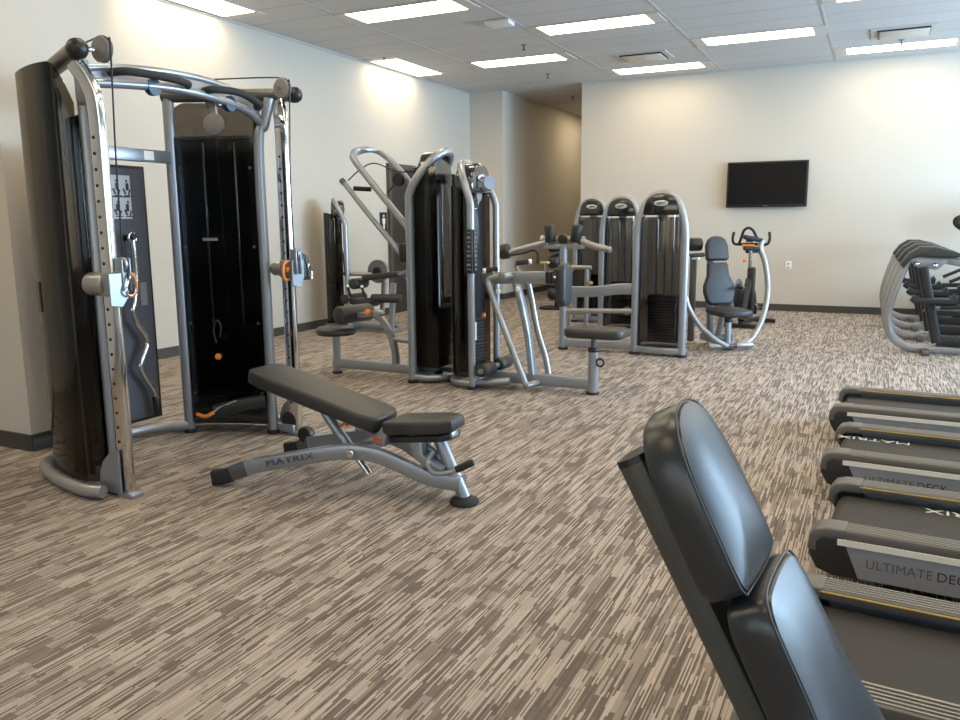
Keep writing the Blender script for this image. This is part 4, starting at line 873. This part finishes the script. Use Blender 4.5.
obj('motor_cover', MB().prism([(1.72, .19), (1.80, .30), (2.15, .32), (2.22, .24), (2.22, .08), (1.72, .08)], .66, (0, .33, 0), (1, 0, 0), (0, 0, 1), bev=.03, seg=3), BLACK, TM)
for s in (-1, 1):
    obj('upright', MB().tube(smooth([(1.90, s*.37, .10), (1.82, s*.38, .70), (1.70, s*.38, 1.18)], 4), rect=(.06, .12, .02), up=(0, 1, 0)), STEEL, TM)
    obj('handrail', MB().tube(smooth([(1.70, s*.38, 1.15), (1.50, s*.38, 1.06), (1.25, s*.37, 1.02)], 4), .024, 12), RUBBER, TM)
obj('console', MB().box((1.72, 0, 1.30), (.09, .80, .42), (0, rad(22), 0), bev=.03, seg=3), BLACK, TM)
obj('console_screen', MB().box((1.672, 0, 1.32), (.01, .46, .28), (0, rad(22), 0)), SCREEN, TM)
for y, lb, a, sh in ((3.52, 'treadmill second from the camera, showing large grey deck lettering on its side', -4, -.62), (4.62, 'treadmill deck third from the camera at the right edge', -4, -.98), (5.74, 'treadmill deck farthest from the camera at the right edge', -3, .3)):
    dup(TM, (-.135-.02*(y-3.5), y, 0), lb, rad(a), sh)

# ------------------------------------------------------------------ foreground recumbent seat
lean, head = rad(27.4), rad(-3.6)
h = Vector((math.cos(head), math.sin(head), 0)); up = Vector((-math.sin(lean)*h.x, -math.sin(lean)*h.y, math.cos(lean)))
left = Vector((0, 0, 1)).cross(h); nrm = left.cross(up); Tp = Vector((-.292, 1.438, 1.076))
base = Tp.copy(); base.z = 0; base = base+h*.45
RB = thing('recumbent_bike', 'large two piece padded backrest of an exercise seat in the right foreground', 'exercise bike', base)
def rb(s, l, n): return Tp+up*s+left*l+nrm*n-base          # along the back, to the left, out of the face
def back(name, outl, s0, n0, th, m, dome, bev=.028):
    mb = MB(); o = rb(s0, 0, n0)
    # shell of rings: rim, edge and a crowned face
    def ringp(scale, dn): 
        cx = sum(p[0] for p in outl)/len(outl); cy = sum(p[1] for p in outl)/len(outl)
        return [o+left*(cx+(x-cx)*scale*1.04)+up*(cy+(y-cy)*scale*1.02)+nrm*dn for x, y in outl]
    rows = [ringp(.96, -th), ringp(1.0, -th+.012), ringp(1.0, -bev*.9), ringp(.993, -bev*.35), ringp(.965, 0), ringp(.82, dome*.45), ringp(.5, dome*.9), ringp(.15, dome)]
    mb.sheet([list(r) for r in rows]); return obj(name, mb, m, RB)
def dense(pts, n=5): 
    P = [(x, y, 0) for x, y in pts]; P = P+[P[0]]; q = smooth(P, n)[:-1]; return [(p.x, p.y) for p in q]
hd_o = dense([(-.115, .0), (0, -.004), (.11, .0), (.128, .022), (.129, .10), (.124, .19), (.106, .255), (.064, .302), (0, .318), (-.064, .302), (-.106, .255), (-.124, .19), (-.129, .10), (-.128, .022)])
hr = back('headrest', hd_o, -.318, 0, .074, SEATV, .016)
bk_o = dense([(-.15, -.60), (0, -.62), (.15, -.60), (.19, -.55), (.20, -.45), (.19, -.36), (.155, -.27), (.14, -.18), (.136, -.09), (.131, -.04), (.112, -.010), (.075, .0), (0, .003), (-.075, 0), (-.112, -.010), (-.131, -.04), (-.136, -.09), (-.14, -.18), (-.155, -.27), (-.19, -.36), (-.20, -.45), (-.19, -.55)])
bkp = back('backrest', bk_o, -.336, .026, .08, SEATV, .016)
def seam(outl, s0, n0, sc, dn):
    cx = sum(p[0] for p in outl)/len(outl); cy = sum(p[1] for p in outl)/len(outl)
    return [rb(s0, 0, n0)+left*(cx+(x-cx)*sc)+up*(cy+(y-cy)*sc)+nrm*dn for x, y in outl]
obj('piping', MB().tube(seam(hd_o, -.318, 0, 1.028, -.004), .0022, 6, closed=True), mat('piping', (.05, .055, .06), .5), hr)
obj('piping', MB().tube(seam(bk_o, -.336, .026, 1.028, -.004), .0022, 6, closed=True), mat('piping', (.05, .055, .06), .5), bkp)
fr = MB().tube([rb(-.06, 0, -.124), rb(-.6, 0, -.114), rb(-1.0, 0, -.11)], rect=(.06, .13, .025), up=tuple(left))
obj('back_frame', fr, mat('frame_taupe', (.085, .082, .075), .45, .2), RB)
obj('frame_cap', MB().tube([rb(-.065, 0, -.124), rb(-.052, 0, -.124)], rect=(.063, .134, .028), up=tuple(left)), BLACK, RB)
obj('pad_mount', MB().box(rb(-.25, 0, -.08), (.08, .10, .10), (0, -lean, head), bev=.01).box(rb(-.60, 0, -.075), (.08, .10, .10), (0, -lean, head), bev=.01), BLACK, RB)
hb = rb(-1.0, 0, 0)
ax = lambda f, l, z: Vector((hb.x, hb.y, 0))+h*f+left*l+Vector((0, 0, z))
obj('seat', MB(Matrix.Translation(ax(.20, 0, .38)) @ Matrix.Rotation(head, 4, 'Z')).prism(rrect(.42, .42, .12, 6), .09, (0, 0, 0), (1, 0, 0), (0, 1, 0), bev=.03, seg=4), SEATV, RB)
obj('seat_rail', MB().tube([ax(-.15, 0, .30), ax(1.0, 0, .28)], rect=(.12, .10, .02)), STEEL, RB)
obj('seat_carriage', MB().box(ax(.05, 0, .345), (.40, .16, .09), (0, 0, head), bev=.01), DKSTEEL, RB)
for f in (-.10, 1.25): obj('floor_bar', MB().box(ax(f, 0, .035), (.10, .52, .07), (0, 0, head), bev=.015), DKSTEEL, RB)
obj('rear_leg', MB().tube([ax(-.10, 0, .30), ax(-.10, 0, .05)], rect=(.12, .08, .02), up=tuple(h)), STEEL, RB)
obj('drive_housing', MB(Matrix.Translation(ax(0, 0, 0)) @ Matrix.Rotation(head, 4, 'Z')).prism([(.85, .06), (1.55, .06), (1.60, .35), (1.40, .66), (1.15, .62), (.90, .36)], .20, (0, .10, 0), (1, 0, 0), (0, 0, 1), bev=.04, seg=3), BLACK, RB)
obj('console_mast', MB().tube([ax(1.30, 0, .60), ax(1.15, 0, 1.05)], rect=(.07, .06, .015), up=tuple(left)), STEEL, RB)
obj('console', MB().box(ax(1.12, 0, 1.15), (.06, .36, .28), (0, rad(-20), head), bev=.02), BLACK, RB)
for s in (-1, 1):
    ck = obj('crank', MB().cyl(ax(1.15, s*.11, .36), ax(1.15+.12*s, s*.13, .30), .014, 10), CHROME, RB); obj('pedal', MB().box(ax(1.15+.12*s, s*.19, .30), (.11, .10, .03), (0, 0, head), bev=.006), BLACK, ck)
    obj('side_grip', MB().tube(smooth([ax(.05, s*.24, .36), ax(.15, s*.30, .42), ax(.22, s*.30, .58), ax(.32, s*.29, .62)], 4), .016, 10), RUBBER, RB)
